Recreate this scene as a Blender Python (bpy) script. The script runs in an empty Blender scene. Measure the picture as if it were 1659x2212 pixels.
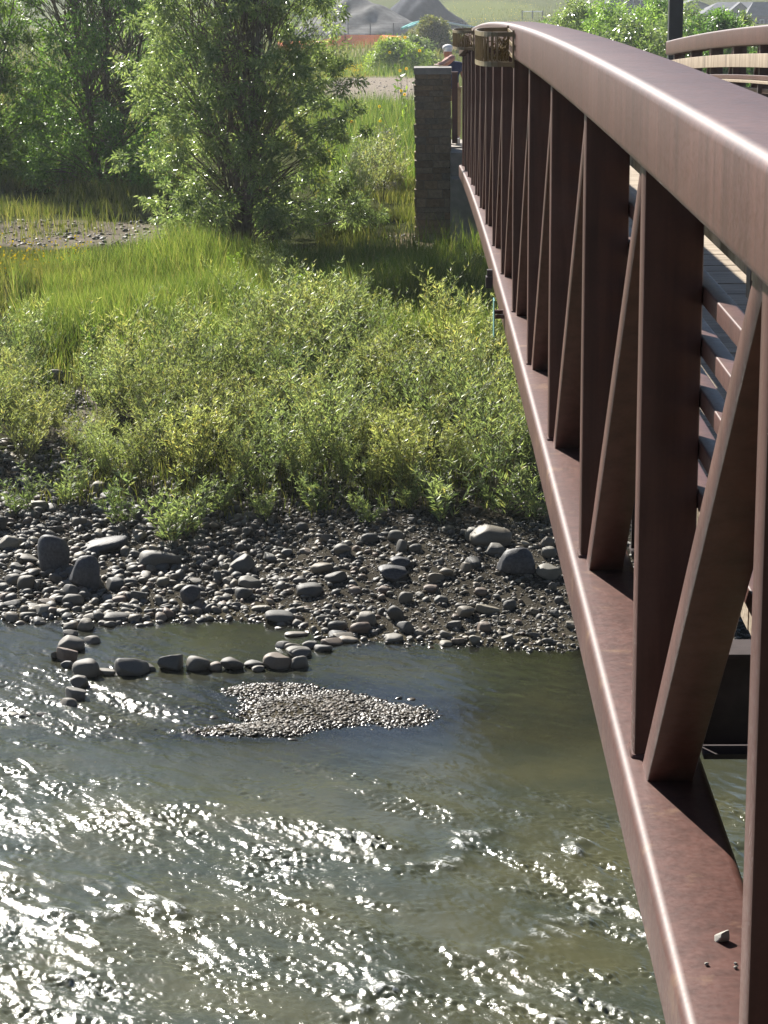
import bpy, math, random
import numpy as np
from mathutils import Matrix, Vector
rng = np.random.default_rng(7); random.seed(7)
sc = bpy.context.scene; COL = sc.collection
# ------------------------------------------------------------------ camera
IW, IH, FPX = 1659, 2212, 4920.0
TH, ROLL, YAW = 0.24005, -0.00776, -0.01869
R0 = np.array([math.cos(YAW), -math.sin(YAW), 0.0])
U0 = np.array([math.sin(TH)*math.sin(YAW), math.sin(TH)*math.cos(YAW), math.cos(TH)])
F0 = np.array([math.cos(TH)*math.sin(YAW), math.cos(TH)*math.cos(YAW), -math.sin(TH)])
cr, sr = math.cos(ROLL), math.sin(ROLL)
RV = cr*R0 + sr*U0; UV = -sr*R0 + cr*U0
cam = bpy.data.cameras.new('camera'); camo = bpy.data.objects.new('camera', cam); COL.objects.link(camo)
camo.matrix_world = Matrix(((RV[0], UV[0], -F0[0], 0), (RV[1], UV[1], -F0[1], 0), (RV[2], UV[2], -F0[2], 0), (0, 0, 0, 1)))
cam.sensor_fit = 'VERTICAL'; cam.sensor_height = 24; cam.lens = 24*FPX/IH
cam.clip_start = 0.05; cam.clip_end = 6000
sc.camera = camo
# ------------------------------------------------------------------ light
SUN_EL, SUN_AZ = math.radians(35.5), math.radians(29.5)      # azimuth to the left of +Y
w = bpy.data.worlds.new('World'); sc.world = w; w.use_nodes = True
nt = w.node_tree; bg = nt.nodes['Background']
sky = nt.nodes.new('ShaderNodeTexSky'); sky.sky_type = 'NISHITA'; sky.sun_disc = False
sky.sun_elevation = SUN_EL; sky.sun_rotation = -SUN_AZ; sky.altitude = 2000; sky.dust_density = 1.0
nt.links.new(sky.outputs[0], bg.inputs[0]); bg.inputs[1].default_value = 0.05
sl = bpy.data.lights.new('sun', 'SUN'); sl.energy = 5.0; sl.angle = math.radians(0.53); sl.color = (1.0, 0.95, 0.87)
slo = bpy.data.objects.new('sun', sl); COL.objects.link(slo)
sdir = Vector((-math.sin(SUN_AZ)*math.cos(SUN_EL), math.cos(SUN_AZ)*math.cos(SUN_EL), math.sin(SUN_EL)))
slo.rotation_euler = sdir.to_track_quat('Z', 'Y').to_euler(); slo.location = (-20, 30, 30)
sc.view_settings.view_transform = 'Standard'; sc.view_settings.look = 'None'
sc.view_settings.exposure = 1.35; sc.view_settings.gamma = 1
# ------------------------------------------------------------------ helpers
def ray(x, y):
    a, b = x-IW/2, y-IH/2
    return F0 + RV*(a/FPX) - UV*(b/FPX)
def atX(x, y, X): d = ray(x, y); return d*(X/d[0])
def atY(x, y, Y): d = ray(x, y); return d*(Y/d[1])
def atZ(x, y, Z): d = ray(x, y); return d*(Z/d[2])
def tag(o, label=None, cat=None, group=None, kind=None):
    if label: o['label'] = label
    if cat: o['category'] = cat
    if group: o['group'] = group
    if kind: o['kind'] = kind
    return o
def meshobj(name, v, f, mat, parent=None, smooth=False, loc=None):
    me = bpy.data.meshes.new(name)
    v = np.asarray(v, dtype=np.float32)
    if isinstance(f, np.ndarray):
        n, k = f.shape
        me.vertices.add(len(v)); me.vertices.foreach_set('co', v.ravel())
        me.loops.add(n*k); me.loops.foreach_set('vertex_index', f.astype(np.int32).ravel())
        me.polygons.add(n); me.polygons.foreach_set('loop_start', np.arange(0, n*k, k, dtype=np.int32))
        me.polygons.foreach_set('loop_total', np.full(n, k, dtype=np.int32))
        me.update(calc_edges=True)
    else:
        me.from_pydata(v.tolist(), [], f)
    if smooth: me.polygons.foreach_set('use_smooth', np.ones(len(me.polygons), dtype=bool))
    me.validate()
    if mat: me.materials.append(mat)
    o = bpy.data.objects.new(name, me); COL.objects.link(o)
    if parent: o.parent = parent
    if loc is not None: o.location = loc
    return o
def empty(name, loc=(0, 0, 0)):
    o = bpy.data.objects.new(name, None); COL.objects.link(o); o.location = loc; o.empty_display_size = 0.1
    return o
class MB:
    def __init__(s): s.v = []; s.f = []
    def box(s, x0, x1, y0, y1, z0, z1, top=None):
        n = len(s.v)
        s.v += [(x0, y0, z0), (x1, y0, z0), (x1, y1, z0), (x0, y1, z0), (x0, y0, z1), (x1, y0, z1), (x1, y1, z1), (x0, y1, z1)]
        s.f += [tuple(n+i for i in q) for q in ((0, 3, 2, 1), (4, 5, 6, 7), (0, 1, 5, 4), (1, 2, 6, 5), (2, 3, 7, 6), (3, 0, 4, 7))]
    def sweep(s, path, prof, cap=True):
        """prof(i, p) -> ring of points; joins rings"""
        n0 = len(s.v); k = None
        for i, p in enumerate(path):
            ring = prof(i, p); k = len(ring); s.v += [tuple(q) for q in ring]
        for i in range(len(path)-1):
            for j in range(k):
                a = n0+i*k+j; b = n0+i*k+(j+1) % k
                s.f.append((a, b, b+k, a+k))
        if cap:
            s.f.append(tuple(n0+j for j in range(k))[::-1]); m = n0+(len(path)-1)*k
            s.f.append(tuple(m+j for j in range(k)))
    def tube(s, pts, r, n=6):
        pts = [np.array(p, float) for p in pts]
        rs = r if hasattr(r, '__len__') else [r]*len(pts)
        def prof(i, p):
            d = pts[min(i+1, len(pts)-1)]-pts[max(i-1, 0)]; d = d/(np.linalg.norm(d)+1e-9)
            a = np.cross(d, [0, 0, 1]) if abs(d[2]) < .9 else np.cross(d, [0, 1, 0])
            a = a/np.linalg.norm(a); b = np.cross(d, a)
            return [p+rs[i]*(math.cos(t)*a+math.sin(t)*b) for t in [2*math.pi*q/n for q in range(n)]]
        s.sweep(pts, prof)
    def build(s, name, mat, parent=None, smooth=False, loc=None):
        return meshobj(name, s.v, s.f, mat, parent, smooth, loc)
def rrect(x0, x1, z0, z1, r, n=4):
    out = []
    for cx, cz, a0 in ((x1-r, z1-r, 0), (x0+r, z1-r, 90), (x0+r, z0+r, 180), (x1-r, z0+r, 270)):
        for i in range(n+1):
            a = math.radians(a0+90*i/n); out.append((cx+r*math.cos(a), cz+r*math.sin(a)))
    return out
def smoothed(o, ang=40):
    me = o.data; me.polygons.foreach_set('use_smooth', np.ones(len(me.polygons), dtype=bool))
    try: me.set_sharp_from_angle(angle=math.radians(ang))
    except Exception: pass
    return o
# ------------------------------------------------------------------ materials
def newmat(name):
    m = bpy.data.materials.new(name); m.use_nodes = True
    return m, m.node_tree, m.node_tree.nodes['Principled BSDF'], m.node_tree.nodes['Material Output']
def node(nt, t, **kw):
    n = nt.nodes.new(t)
    for k, v in kw.items():
        if k in n.inputs: n.inputs[k].default_value = v
        else: setattr(n, k, v)
    return n
def ramp(nt, fac, stops):
    r = nt.nodes.new('ShaderNodeValToRGB'); e = r.color_ramp.elements
    while len(e) > 1: e.remove(e[-1])
    e[0].position = stops[0][0]; e[0].color = (*stops[0][1], 1)
    for p, c in stops[1:]:
        q = e.new(p); q.color = (*c, 1)
    nt.links.new(fac, r.inputs[0]); return r.outputs[0]
def coords(nt, scale=(1, 1, 1), obj=True):
    tc = nt.nodes.new('ShaderNodeTexCoord'); mp = nt.nodes.new('ShaderNodeMapping'); mp.inputs['Scale'].default_value = scale
    nt.links.new(tc.outputs['Object'], mp.inputs[0]); return mp.outputs[0]
def noise(nt, vec, scale, detail=4, rough=.55):
    n = node(nt, 'ShaderNodeTexNoise', Scale=scale, Detail=detail, Roughness=rough)
    if vec is not None: nt.links.new(vec, n.inputs['Vector'])
    return n.outputs['Fac']
def mixc(nt, fac, a, b, mode='MIX'):
    m = nt.nodes.new('ShaderNodeMix'); m.data_type = 'RGBA'; m.blend_type = mode
    if isinstance(fac, float): m.inputs[0].default_value = fac
    else: nt.links.new(fac, m.inputs[0])
    for i, q in ((6, a), (7, b)):
        if isinstance(q, tuple): m.inputs[i].default_value = (*q, 1)
        else: nt.links.new(q, m.inputs[i])
    return m.outputs[2]
def bump(nt, h, strength, dist, target):
    b = node(nt, 'ShaderNodeBump', Strength=strength, Distance=dist); nt.links.new(h, b.inputs['Height'])
    nt.links.new(b.outputs[0], target); return b
def mat_steel(name='steel', dust=False):
    m, nt, p, o = newmat(name)
    v = coords(nt, (1, 1, 1)); vs = coords(nt, (18, 18, 1.2))
    big = noise(nt, v, 2.2, 5); st = noise(nt, vs, 1.0, 4); fine = noise(nt, v, 60, 3)
    c1 = ramp(nt, big, [(.3, (.078, .031, .023)), (.55, (.098, .042, .032)), (.75, (.116, .054, .043))])
    c2 = ramp(nt, st, [(.3, (.50, .42, .38)), (.62, (1.08, 1.05, 1.05))])
    c = mixc(nt, .7, c1, c2, 'MULTIPLY')
    c = mixc(nt, .25, c, ramp(nt, fine, [(.35, (.6, .6, .6)), (.65, (1, 1, 1))]), 'MULTIPLY')
    if dust: c = mixc(nt, ramp(nt, noise(nt, v, 4.5, 6, .65), [(.56, (0, 0, 0)), (.72, (.55,)*3)]), c, (.24, .15, .085))
    nt.links.new(c, p.inputs['Base Color'])
    nt.links.new(ramp(nt, fine, [(.3, (.44,)*3), (.7, (.54,)*3)]), p.inputs['Roughness'])
    p.inputs['Specular IOR Level'].default_value = .33
    bump(nt, fine, .05, .002, p.inputs['Normal']); return m
def mat_simple(name, col, rough=.7, var=.25, scale=8, bmp=.2, spec=.4):
    m, nt, p, o = newmat(name); v = coords(nt)
    n = noise(nt, v, scale, 5)
    a = tuple(c*(1-var) for c in col); b = tuple(min(1, c*(1+var)) for c in col)
    nt.links.new(ramp(nt, n, [(.3, a), (.7, b)]), p.inputs['Base Color'])
    p.inputs['Roughness'].default_value = rough; p.inputs['Specular IOR Level'].default_value = spec
    bump(nt, n, bmp, .01, p.inputs['Normal']); return m
def mat_wood(sc3=(1.5, 22, 22)):
    m, nt, p, o = newmat('weathered_wood'); v = coords(nt, sc3)
    n = noise(nt, v, 3, 6, .65); v2 = coords(nt); n2 = noise(nt, v2, 3, 3)
    ri = nt.nodes.new('ShaderNodeNewGeometry')
    c = ramp(nt, n, [(.25, (.09, .062, .042)), (.5, (.32, .25, .17)), (.75, (.50, .42, .31))])
    c = mixc(nt, .5, c, ramp(nt, ri.outputs['Random Per Island'], [(0, (.55, .5, .45)), (1, (1, 1, .98))]), 'MULTIPLY')
    nt.links.new(c, p.inputs['Base Color']); p.inputs['Roughness'].default_value = .8
    bump(nt, n, .5, .006, p.inputs['Normal']); return m
def mat_leaf(name, stops, trans=.45, rough=.38, spec=.5, tcol=None):
    m, nt, p, o = newmat(name)
    g = nt.nodes.new('ShaderNodeNewGeometry'); oi = nt.nodes.new('ShaderNodeObjectInfo')
    c = ramp(nt, g.outputs['Random Per Island'], stops)
    hv = node(nt, 'ShaderNodeHueSaturation'); nt.links.new(c, hv.inputs['Color'])
    mr = node(nt, 'ShaderNodeMapRange'); nt.links.new(oi.outputs['Random'], mr.inputs[0]); mr.inputs[3].default_value = .75; mr.inputs[4].default_value = 1.25
    nt.links.new(mr.outputs[0], hv.inputs['Value'])
    mr2 = node(nt, 'ShaderNodeMapRange'); nt.links.new(oi.outputs['Random'], mr2.inputs[0]); mr2.inputs[3].default_value = .515; mr2.inputs[4].default_value = .485
    nt.links.new(mr2.outputs[0], hv.inputs['Hue'])
    npos = noise(nt, g.outputs['Position'], .9, 3, .6); vr = ramp(nt, npos, [(.36, (.66, .74, .68)), (.5, (1, 1, 1)), (.64, (1.22, 1.22, 1.12))])
    hv2 = mixc(nt, 1.0, hv.outputs[0], vr, 'MULTIPLY')
    nt.links.new(hv2, p.inputs['Base Color']); p.inputs['Roughness'].default_value = rough
    p.inputs['Specular IOR Level'].default_value = spec
    tr = nt.nodes.new('ShaderNodeBsdfTranslucent'); mx = node(nt, 'ShaderNodeMixShader'); mx.inputs[0].default_value = trans
    tint = mixc(nt, 1.0, hv2, tcol or (1.5, 1.55, .7), 'MULTIPLY')
    nt.links.new(tint, tr.inputs[0]); nt.links.new(p.outputs[0], mx.inputs[1]); nt.links.new(tr.outputs[0], mx.inputs[2])
    nt.links.new(mx.outputs[0], o.inputs['Surface']); return m
def mat_stone(tint=None):
    m, nt, p, o = newmat('river_stone'); v = coords(nt)
    oi = nt.nodes.new('ShaderNodeObjectInfo'); g = nt.nodes.new('ShaderNodeNewGeometry')
    ad = node(nt, 'ShaderNodeMath', operation='ADD'); nt.links.new(oi.outputs['Random'], ad.inputs[0]); nt.links.new(g.outputs['Random Per Island'], ad.inputs[1])
    fr = node(nt, 'ShaderNodeMath', operation='FRACT'); nt.links.new(ad.outputs[0], fr.inputs[0])
    c = ramp(nt, fr.outputs[0], [(0, (.062, .060, .055)), (.2, (.125, .112, .09)), (.4, (.08, .08, .075)), (.55, (.15, .127, .092)), (.68, (.045, .047, .049)), (.82, (.20, .18, .135)), (.93, (.13, .088, .065)), (1, (.29, .265, .21))])
    if tint: c = mixc(nt, 1.0, c, tint, 'MULTIPLY')
    n = noise(nt, v, 9, 6, .6); n2 = noise(nt, v, 60, 3)
    c = mixc(nt, .5, c, ramp(nt, n, [(.3, (.55, .55, .55)), (.7, (1.15, 1.12, 1.08))]), 'MULTIPLY')
    sx = nt.nodes.new('ShaderNodeSeparateXYZ'); nt.links.new(g.outputs['Position'], sx.inputs[0])
    mr = node(nt, 'ShaderNodeMapRange'); nt.links.new(sx.outputs[2], mr.inputs[0])
    mr.inputs[1].default_value = -6.60; mr.inputs[2].default_value = -6.565; mr.inputs[3].default_value = 1; mr.inputs[4].default_value = 0
    c = mixc(nt, mr.outputs[0], c, mixc(nt, 1.0, c, (.38, .36, .34), 'MULTIPLY'))    # wet band at the waterline
    nt.links.new(c, p.inputs['Base Color'])
    mr2 = node(nt, 'ShaderNodeMapRange'); nt.links.new(mr.outputs[0], mr2.inputs[0]); mr2.inputs[3].default_value = .62; mr2.inputs[4].default_value = .18
    nt.links.new(mr2.outputs[0], p.inputs['Roughness'])
    bump(nt, n2, .25, .01, p.inputs['Normal']); return m
def mat_ground():
    m, nt, p, o = newmat('ground_soil'); v = coords(nt)
    at = node(nt, 'ShaderNodeAttribute', attribute_name='Col'); n = noise(nt, v, 6, 8, .7); n2 = noise(nt, v, 45, 4, .7)
    c = mixc(nt, .8, at.outputs['Color'], ramp(nt, n, [(.3, (.5, .5, .48)), (.7, (1.4, 1.38, 1.3))]), 'MULTIPLY')
    c = mixc(nt, .6, c, ramp(nt, n2, [(.3, (.5, .5, .5)), (.7, (1.3, 1.3, 1.3))]), 'MULTIPLY')
    nt.links.new(c, p.inputs['Base Color']); p.inputs['Roughness'].default_value = .9; p.inputs['Specular IOR Level'].default_value = .2
    p.inputs['Specular IOR Level'].default_value = 0.0; bump(nt, n2, .6, .03, p.inputs['Normal']); return m
def mat_water():
    m, nt, p, o = newmat('river_water'); nt.nodes.remove(p)
    v = coords(nt, (1, 1, 1))
    a_t = node(nt, 'ShaderNodeAttribute', attribute_name='turb'); a_f = node(nt, 'ShaderNodeAttribute', attribute_name='foam'); a_r = node(nt, 'ShaderNodeAttribute', attribute_name='rough')
    n = noise(nt, v, 1.1, 4); n2 = noise(nt, v, 26, 4, .6); n3 = noise(nt, v, 90, 2, .6)
    col = ramp(nt, n, [(.35, (.043, .051, .036)), (.65, (.076, .076, .042))])
    ad = node(nt, 'ShaderNodeMath', operation='MULTIPLY_ADD'); nt.links.new(n3, ad.inputs[0]); ad.inputs[1].default_value = .3; nt.links.new(n2, ad.inputs[2])
    b = node(nt, 'ShaderNodeBump', Strength=1.0); nt.links.new(ad.outputs[0], b.inputs['Height'])
    ms = node(nt, 'ShaderNodeMapRange'); nt.links.new(a_r.outputs['Fac'], ms.inputs[0]); ms.inputs[3].default_value = .0006; ms.inputs[4].default_value = .0075
    nt.links.new(ms.outputs[0], b.inputs['Distance'])
    df = node(nt, 'ShaderNodeBsdfDiffuse'); nt.links.new(col, df.inputs[0])
    tp = node(nt, 'ShaderNodeBsdfTransparent'); tp.inputs[0].default_value = (.62, .56, .36, 1)
    body = node(nt, 'ShaderNodeMixShader'); nt.links.new(a_t.outputs['Fac'], body.inputs[0]); nt.links.new(tp.outputs[0], body.inputs[1]); nt.links.new(df.outputs[0], body.inputs[2])
    gl = node(nt, 'ShaderNodeBsdfGlossy'); gl.inputs['Roughness'].default_value = .15; gl.inputs[0].default_value = (1, 1, 1, 1); nt.links.new(b.outputs[0], gl.inputs['Normal'])
    fr = node(nt, 'ShaderNodeFresnel'); fr.inputs[0].default_value = 1.33; nt.links.new(b.outputs[0], fr.inputs['Normal'])
    mx = node(nt, 'ShaderNodeMixShader'); nt.links.new(fr.outputs[0], mx.inputs[0]); nt.links.new(body.outputs[0], mx.inputs[1]); nt.links.new(gl.outputs[0], mx.inputs[2])
    fm = node(nt, 'ShaderNodeBsdfDiffuse'); fm.inputs[0].default_value = (.75, .77, .75, 1)
    nf = noise(nt, v, 40, 4, .7); mf = node(nt, 'ShaderNodeMath', operation='MULTIPLY'); nt.links.new(a_f.outputs['Fac'], mf.inputs[0])
    nt.links.new(ramp(nt, nf, [(.42, (0, 0, 0)), (.62, (1, 1, 1))]), mf.inputs[1])
    m2 = node(nt, 'ShaderNodeMixShader'); nt.links.new(mf.outputs[0], m2.inputs[0]); nt.links.new(mx.outputs[0], m2.inputs[1]); nt.links.new(fm.outputs[0], m2.inputs[2])
    nt.links.new(m2.outputs[0], o.inputs['Surface']); return m
STEEL = mat_steel(); STEELD = mat_steel('dusty_steel', True); WOOD = mat_wood(); RAILW = mat_wood((1, 2.6, .5)); STONE = mat_stone(); PEBB = mat_stone((.46, .38, .27))
STEELDARK = mat_simple('dark_steel', (.045, .033, .034), .5, .3, 10, .1)
CONCRETE = mat_simple('concrete', (.22, .21, .19), .85, .2, 6, .3)
BARK = mat_simple('bark', (.16, .13, .10), .85, .35, 14, .6)
TWIG = mat_simple('stem_green_brown', (.13, .12, .06), .7, .3, 20, .2)
DRY = mat_simple('dry_branch', (.42, .38, .33), .8, .2, 20, .3)
BRASS = mat_simple('bronze_metal', (.22, .16, .08), .42, .3, 12, .2, .7)
BLACKP = mat_simple('black_paint', (.012, .013, .018), .45, .2, 5, .05)
MOSS = mat_simple('dry_liner', (.15, .11, .05), .95, .5, 30, .8, .1)
# ------------------------------------------------------------------ terrain
WZ = -6.6
shore_px = [(-700, 1330), (0, 1333), (200, 1337), (320, 1337), (450, 1327), (560, 1330), (640, 1350), (700, 1382), (800, 1388), (900, 1393), (1000, 1401), (1260, 1405), (1700, 1402), (2400, 1400)]
sp = np.array([atZ(x, y, WZ) for x, y in shore_px])
def wob(X, Y, a, ks, seed):
    r = np.random.default_rng(seed); o = 0
    for k in ks:
        for _ in range(3):
            t = r.uniform(0, 2*np.pi); o = o + np.sin(k*(np.cos(t)*X+np.sin(t)*Y)+r.uniform(0, 6.28))*a/k
    return o
ISL = [(690, 1530, 250, 58, .034), (520, 1578, 210, 22, .022), (868, 1540, 165, 42, .028), (600, 1490, 160, 26, .025)]
ISLW = []
for x, y, a, b, h in ISL:
    c = atZ(x, y, WZ); ISLW.append((c[0], c[1], a*c[1]*1.05/FPX, abs(atZ(x, y-b, WZ)[1]-atZ(x, y+b, WZ)[1])/2, h))
PROF_S = [-60, -14, -9, -5.5, -3.6, -2.6, -1.2, -.4, 0, 1, 3, 5, 9, 14, 18, 22, 38, 80, 130, 180, 280, 380, 480, 620, 900, 1600]
PROF_Z = [-1.5, -1.5, -1.3, -.9, -.42, -.15, -.13, -.08, 0, .11, .40, .62, 1.02, 1.35, 1.52, 1.56, 1.2, .2, -.8, -1.6, -3.6, -5.4, -3.0, 1.5, 12, 12]
def T(X, Y):
    X = np.asarray(X, float); Y = np.asarray(Y, float)
    ys = np.interp(X, sp[:, 0], sp[:, 1]); s = Y-ys + wob(X, Y, .10, (2.1, 4.3, 7), 3)
    z = WZ+np.interp(s, PROF_S, PROF_Z)
    for cx, cy, a, b, h in ISLW:
        d = ((X-cx)/a)**2+((Y-cy)/b)**2 + wob(X, Y, .5, (3, 6, 12), 11)*.5
        z = np.where(d < 9, np.maximum(z, WZ+h-(h+.05)*np.clip(d, 0, 9)), z)
    near = np.clip((60-Y)/20, 0, 1)*np.clip((Y-21)/4, 0.15, 1)
    z = z+near*wob(X, Y, .05, (1.3, 2.9, 6.1), 5)*.5
    far = np.clip((Y-70)/60, 0, 1); z = z+far*wob(X, Y, .010, (.05, .11), 9)
    # near bank behind the camera, raised into an unseen bluff added to block low sky, and the raised approach at the far end of the footbridge
    z = np.where(Y < -8, np.maximum(z, WZ+np.interp(-Y, [8, 14, 22, 45, 200], [-1, 3.2, 3.6, 17, 24])), z)
    ap = np.clip((Y-42.2)/1.0, 0, 1)*np.clip((X+.1)/.35, 0, 1)*np.clip((6.4-X)/1.5, 0, 1)*np.clip((66-Y)/18, 0, 1)
    z = z*(1-ap)+ap*np.maximum(z, -3.48-np.clip(Y-42, 0, 30)*.075)
    return z
def gpt(x, y):
    d = ray(x, y); t = np.concatenate([np.arange(12, 60, .05), np.arange(60, 900, .5)])
    P = d[None, :]*t[:, None]; g = P[:, 2]-T(P[:, 0], P[:, 1]); i = np.argmax(g < 0)
    if g[i] >= 0: return P[-1]
    a, b = t[max(i-1, 0)], t[i]
    for _ in range(18):
        m = (a+b)/2; q = d*m
        if q[2] < T(q[0], q[1]): b = m
        else: a = m
    return d*b
def axis(segs):
    out = []
    for a, b, st in segs: out += list(np.arange(a, b, st))
    return np.array(out+[segs[-1][1]])
gx = axis([(-700, -200, 100), (-200, -40, 12), (-40, -9, 1.5), (-9, 9, .12), (9, 40, 1.5), (40, 200, 12), (200, 700, 100)])
gy = axis([(-200, -60, 10), (-60, -8, 2), (-8, 10, 1.0), (10, 17, .3), (17, 30, .09), (30, 48, .2), (48, 80, .6), (80, 240, 2.5), (240, 600, 8), (600, 900, 50)])
GX, GY = np.meshgrid(gx, gy); GZ = T(GX, GY)
nx, ny = len(gx), len(gy)
idx = np.arange(nx*ny).reshape(ny, nx)
gf = np.stack([idx[:-1, :-1], idx[:-1, 1:], idx[1:, 1:], idx[1:, :-1]], -1).reshape(-1, 4)
ground = meshobj('ground', np.stack([GX, GY, GZ], -1).reshape(-1, 3), gf, mat_ground(), smooth=True); tag(ground, kind='structure')
def projn(X, Y, Z):
    P = np.stack([X, Y, Z], -1); zc = P@F0; return IW/2+FPX*(P@RV)/zc, IH/2-FPX*(P@UV)/zc
vx, vy, vz = GX.ravel(), GY.ravel(), GZ.ravel()
col = np.tile(np.array([.055, .062, .028]), (nx*ny, 1))
def blend(mask, c):
    global col
    mask = np.clip(mask, 0, 1)[:, None]; col = col*(1-mask)+np.array(c)*mask
ysv = np.interp(vx, sp[:, 0], sp[:, 1]); sv = vy-ysv; nz = wob(vx, vy, .6, (1.1, 2.3, 5), 21)
blend((6.5-sv+nz*2)/2, (.062, .056, .046))                   # river gravel and silt
blend((-8-vy)/2, (.03, .038, .018))  # dark green over the near bank and the added bluff
blend((0.6-sv)/.5*(vy > -7), (.07, .062, .045))                        # wet bed
def patch(x, y, rx, ry, c, k=3):
    a = gpt(x, y); b = gpt(x+rx, y); d0 = gpt(x, y-ry); d1 = gpt(x, y+ry)
    d = ((vx-a[0])/abs(b[0]-a[0]))**2+((vy-(d0[1]+d1[1])/2)/(abs(d0[1]-d1[1])/2))**2
    blend((1.1-d)*k+nz*.6, c)
blend((vy-62)/10, (.085, .10, .035))
patch(130, 505, 230, 32, (.19, .165, .14)); patch(820, 195, 130, 32, (.27, .235, .20)); patch(840, 525, 120, 22, (.17, .14, .10))
patch(160, 900, 60, 60, (.20, .18, .15)); patch(700, 112, 260, 12, (.24, .20, .15)); patch(1050, 70, 200, 10, (.16, .15, .06))
patch(650, 160, 200, 9, (.20, .17, .03)); patch(760, 80, 200, 14, (.09, .10, .06)); patch(1040, 22, 130, 22, (.12, .14, .04))
patch(300, 450, 200, 20, (.10, .10, .045))
at = ground.data.color_attributes.new('Col', 'FLOAT_COLOR', 'POINT')
at.data.foreach_set('color', np.concatenate([col, np.ones((len(col), 1))], 1).astype(np.float32).ravel())
# ------------------------------------------------------------------ water
def field(nxx, nyy, st, lmin, lmax, elong, ang, seed):
    r = np.random.default_rng(seed); n = r.standard_normal((nyy, nxx))
    kx = np.fft.fftfreq(nxx, st)[None, :]; ky = np.fft.fftfreq(nyy, st)[:, None]
    a = kx*np.cos(ang)+ky*np.sin(ang); b = -kx*np.sin(ang)+ky*np.cos(ang)
    k = np.sqrt((a*elong)**2+b**2)+1e-6
    S = np.exp(-((np.log(k)-np.log(1/np.sqrt(lmin*lmax)))/(np.log(lmax/lmin)/2))**2)/k**.5
    h = np.real(np.fft.ifft2(np.fft.fft2(n)*S)); return h/h.std()
ST = .014
wx = np.arange(-5.6, 4.2, ST); wy = np.arange(11.2, 23.2, ST); WX, WY = np.meshgrid(wx, wy)
n_x, n_y = len(wx), len(wy)
fA = field(n_x, n_y, ST, .5, 1.6, 2.2, -.70, 1); fB = field(n_x, n_y, ST, .10, .32, 2.2, -.85, 2)
fC = field(n_x, n_y, ST, .035, .10, 1.8, -.9, 3); fM = field(n_x, n_y, ST, .8, 3.0, 2.8, -.75, 4)
px, py = projn(WX, WY, np.full_like(WX, WZ))
def g2(x, y, sx, sy): return np.exp(-((px-x)/sx)**2-((py-y)/sy)**2)
R = np.clip((py-1600)/170, 0, 1)*(.62+.25*np.clip((1300-px)/1300, 0, 1))
R = R*(1-.8*np.clip((px-(560+(py-1500)*1.1))/260, 0, 1)*np.clip((1790-py)/90, 0, 1))
R = R + .75*g2(80, 1560, 260, 110) + .45*g2(330, 1540, 200, 60)+.35*g2(780, 1430, 130, 40)+.3*g2(310, 1400, 70, 30)
R = R*(1-.75*g2(480, 1400, 150, 45))
R = np.clip(R*1.1+.06, .05, 1.0)*(.80+.32*np.clip(fM, -1.6, 1.6))
R = np.clip(R, .04, 1.15)
fQ = field(n_x, n_y, ST, .25, .9, 2.4, -.62, 9); MQ = np.clip(.45+.75*fQ, .05, 2.0)
hgt = R*(.014*fA+.0056*fB*(.5+.5*MQ))+np.clip(R, 0, 1)*.0044*fC*(.3+.7*MQ)+.0004*fB
def crest(x0, y0, x1, y1, wd, h):
    a = atZ(x0, y0, WZ); b = atZ(x1, y1, WZ); d = b[:2]-a[:2]; L = np.hypot(*d); u = d/L; n = np.array([-u[1], u[0]])
    s = (WX-a[0])*u[0]+(WY-a[1])*u[1]; t = (WX-a[0])*n[0]+(WY-a[1])*n[1]+.12*np.sin(s*3/L*2)
    return h*np.exp(-(t/wd)**2)*np.clip(s/L*4+.5, 0, 1)*np.clip((L-s)/L*4+.5, 0, 1)
CR = crest(880, 1880, 1080, 1800, .13, .07)+crest(1190, 1850, 1290, 1830, .12, .09)+crest(1120, 1990, 1400, 1960, .2, .05)+crest(760, 2190, 900, 2110, .16, .08)+crest(100, 1950, 420, 1990, .16, .06)+crest(0, 1860, 380, 1960, .2, .04)+crest(980, 2060, 1250, 2040, .2, .05)
hgt += CR*.3*(1+.3*fB)
edge = np.minimum.reduce([(WX-wx[0]), (wx[-1]-WX), (WY-wy[0]), (wy[-1]-WY)])
hgt *= np.clip(edge/.4, 0, 1)
foam = np.clip((CR-.03)/.04, 0, 1)*.9*np.clip(.3+fB, 0, 1)*np.clip(.6+fC, 0, 1)+np.clip((fQ+.5*fB)*R-1.55, 0, 1)*.35
depth = np.clip(WZ-T(WX, WY), 0, 3)
turb = np.clip(1-np.exp(-depth*3.6), .12, .985)
# coarse surround
ox = np.concatenate([axis([(-400, -40, 30), (-40, -5.6, 1.72)])[:-1], wx, axis([(wx[-1]+.4, 40, 1.5), (40, 400, 30)])])
oy = np.concatenate([np.arange(-9.5, 11, .5), wy, np.arange(wy[-1]+.3, 27, .5)])
OX, OY = np.meshgrid(ox, oy)
def embed(a, fill):
    o = np.full(OX.shape, fill, float); i = np.searchsorted(oy, wy[0]-1e-9); j = np.searchsorted(ox, wx[0]-1e-9)
    o[i:i+n_y, j:j+n_x] = a; return o
OZ = WZ+embed(hgt, 0); OT = embed(turb, .985); OF = embed(foam, 0); OR = embed(np.clip(R, 0, 1), .6)
idx = np.arange(OX.size).reshape(OX.shape)
wf = np.stack([idx[:-1, :-1], idx[:-1, 1:], idx[1:, 1:], idx[1:, :-1]], -1).reshape(-1, 4)
river = meshobj('river', np.stack([OX, OY, OZ], -1).reshape(-1, 3), wf, mat_water(), smooth=True); tag(river, kind='structure')
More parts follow.
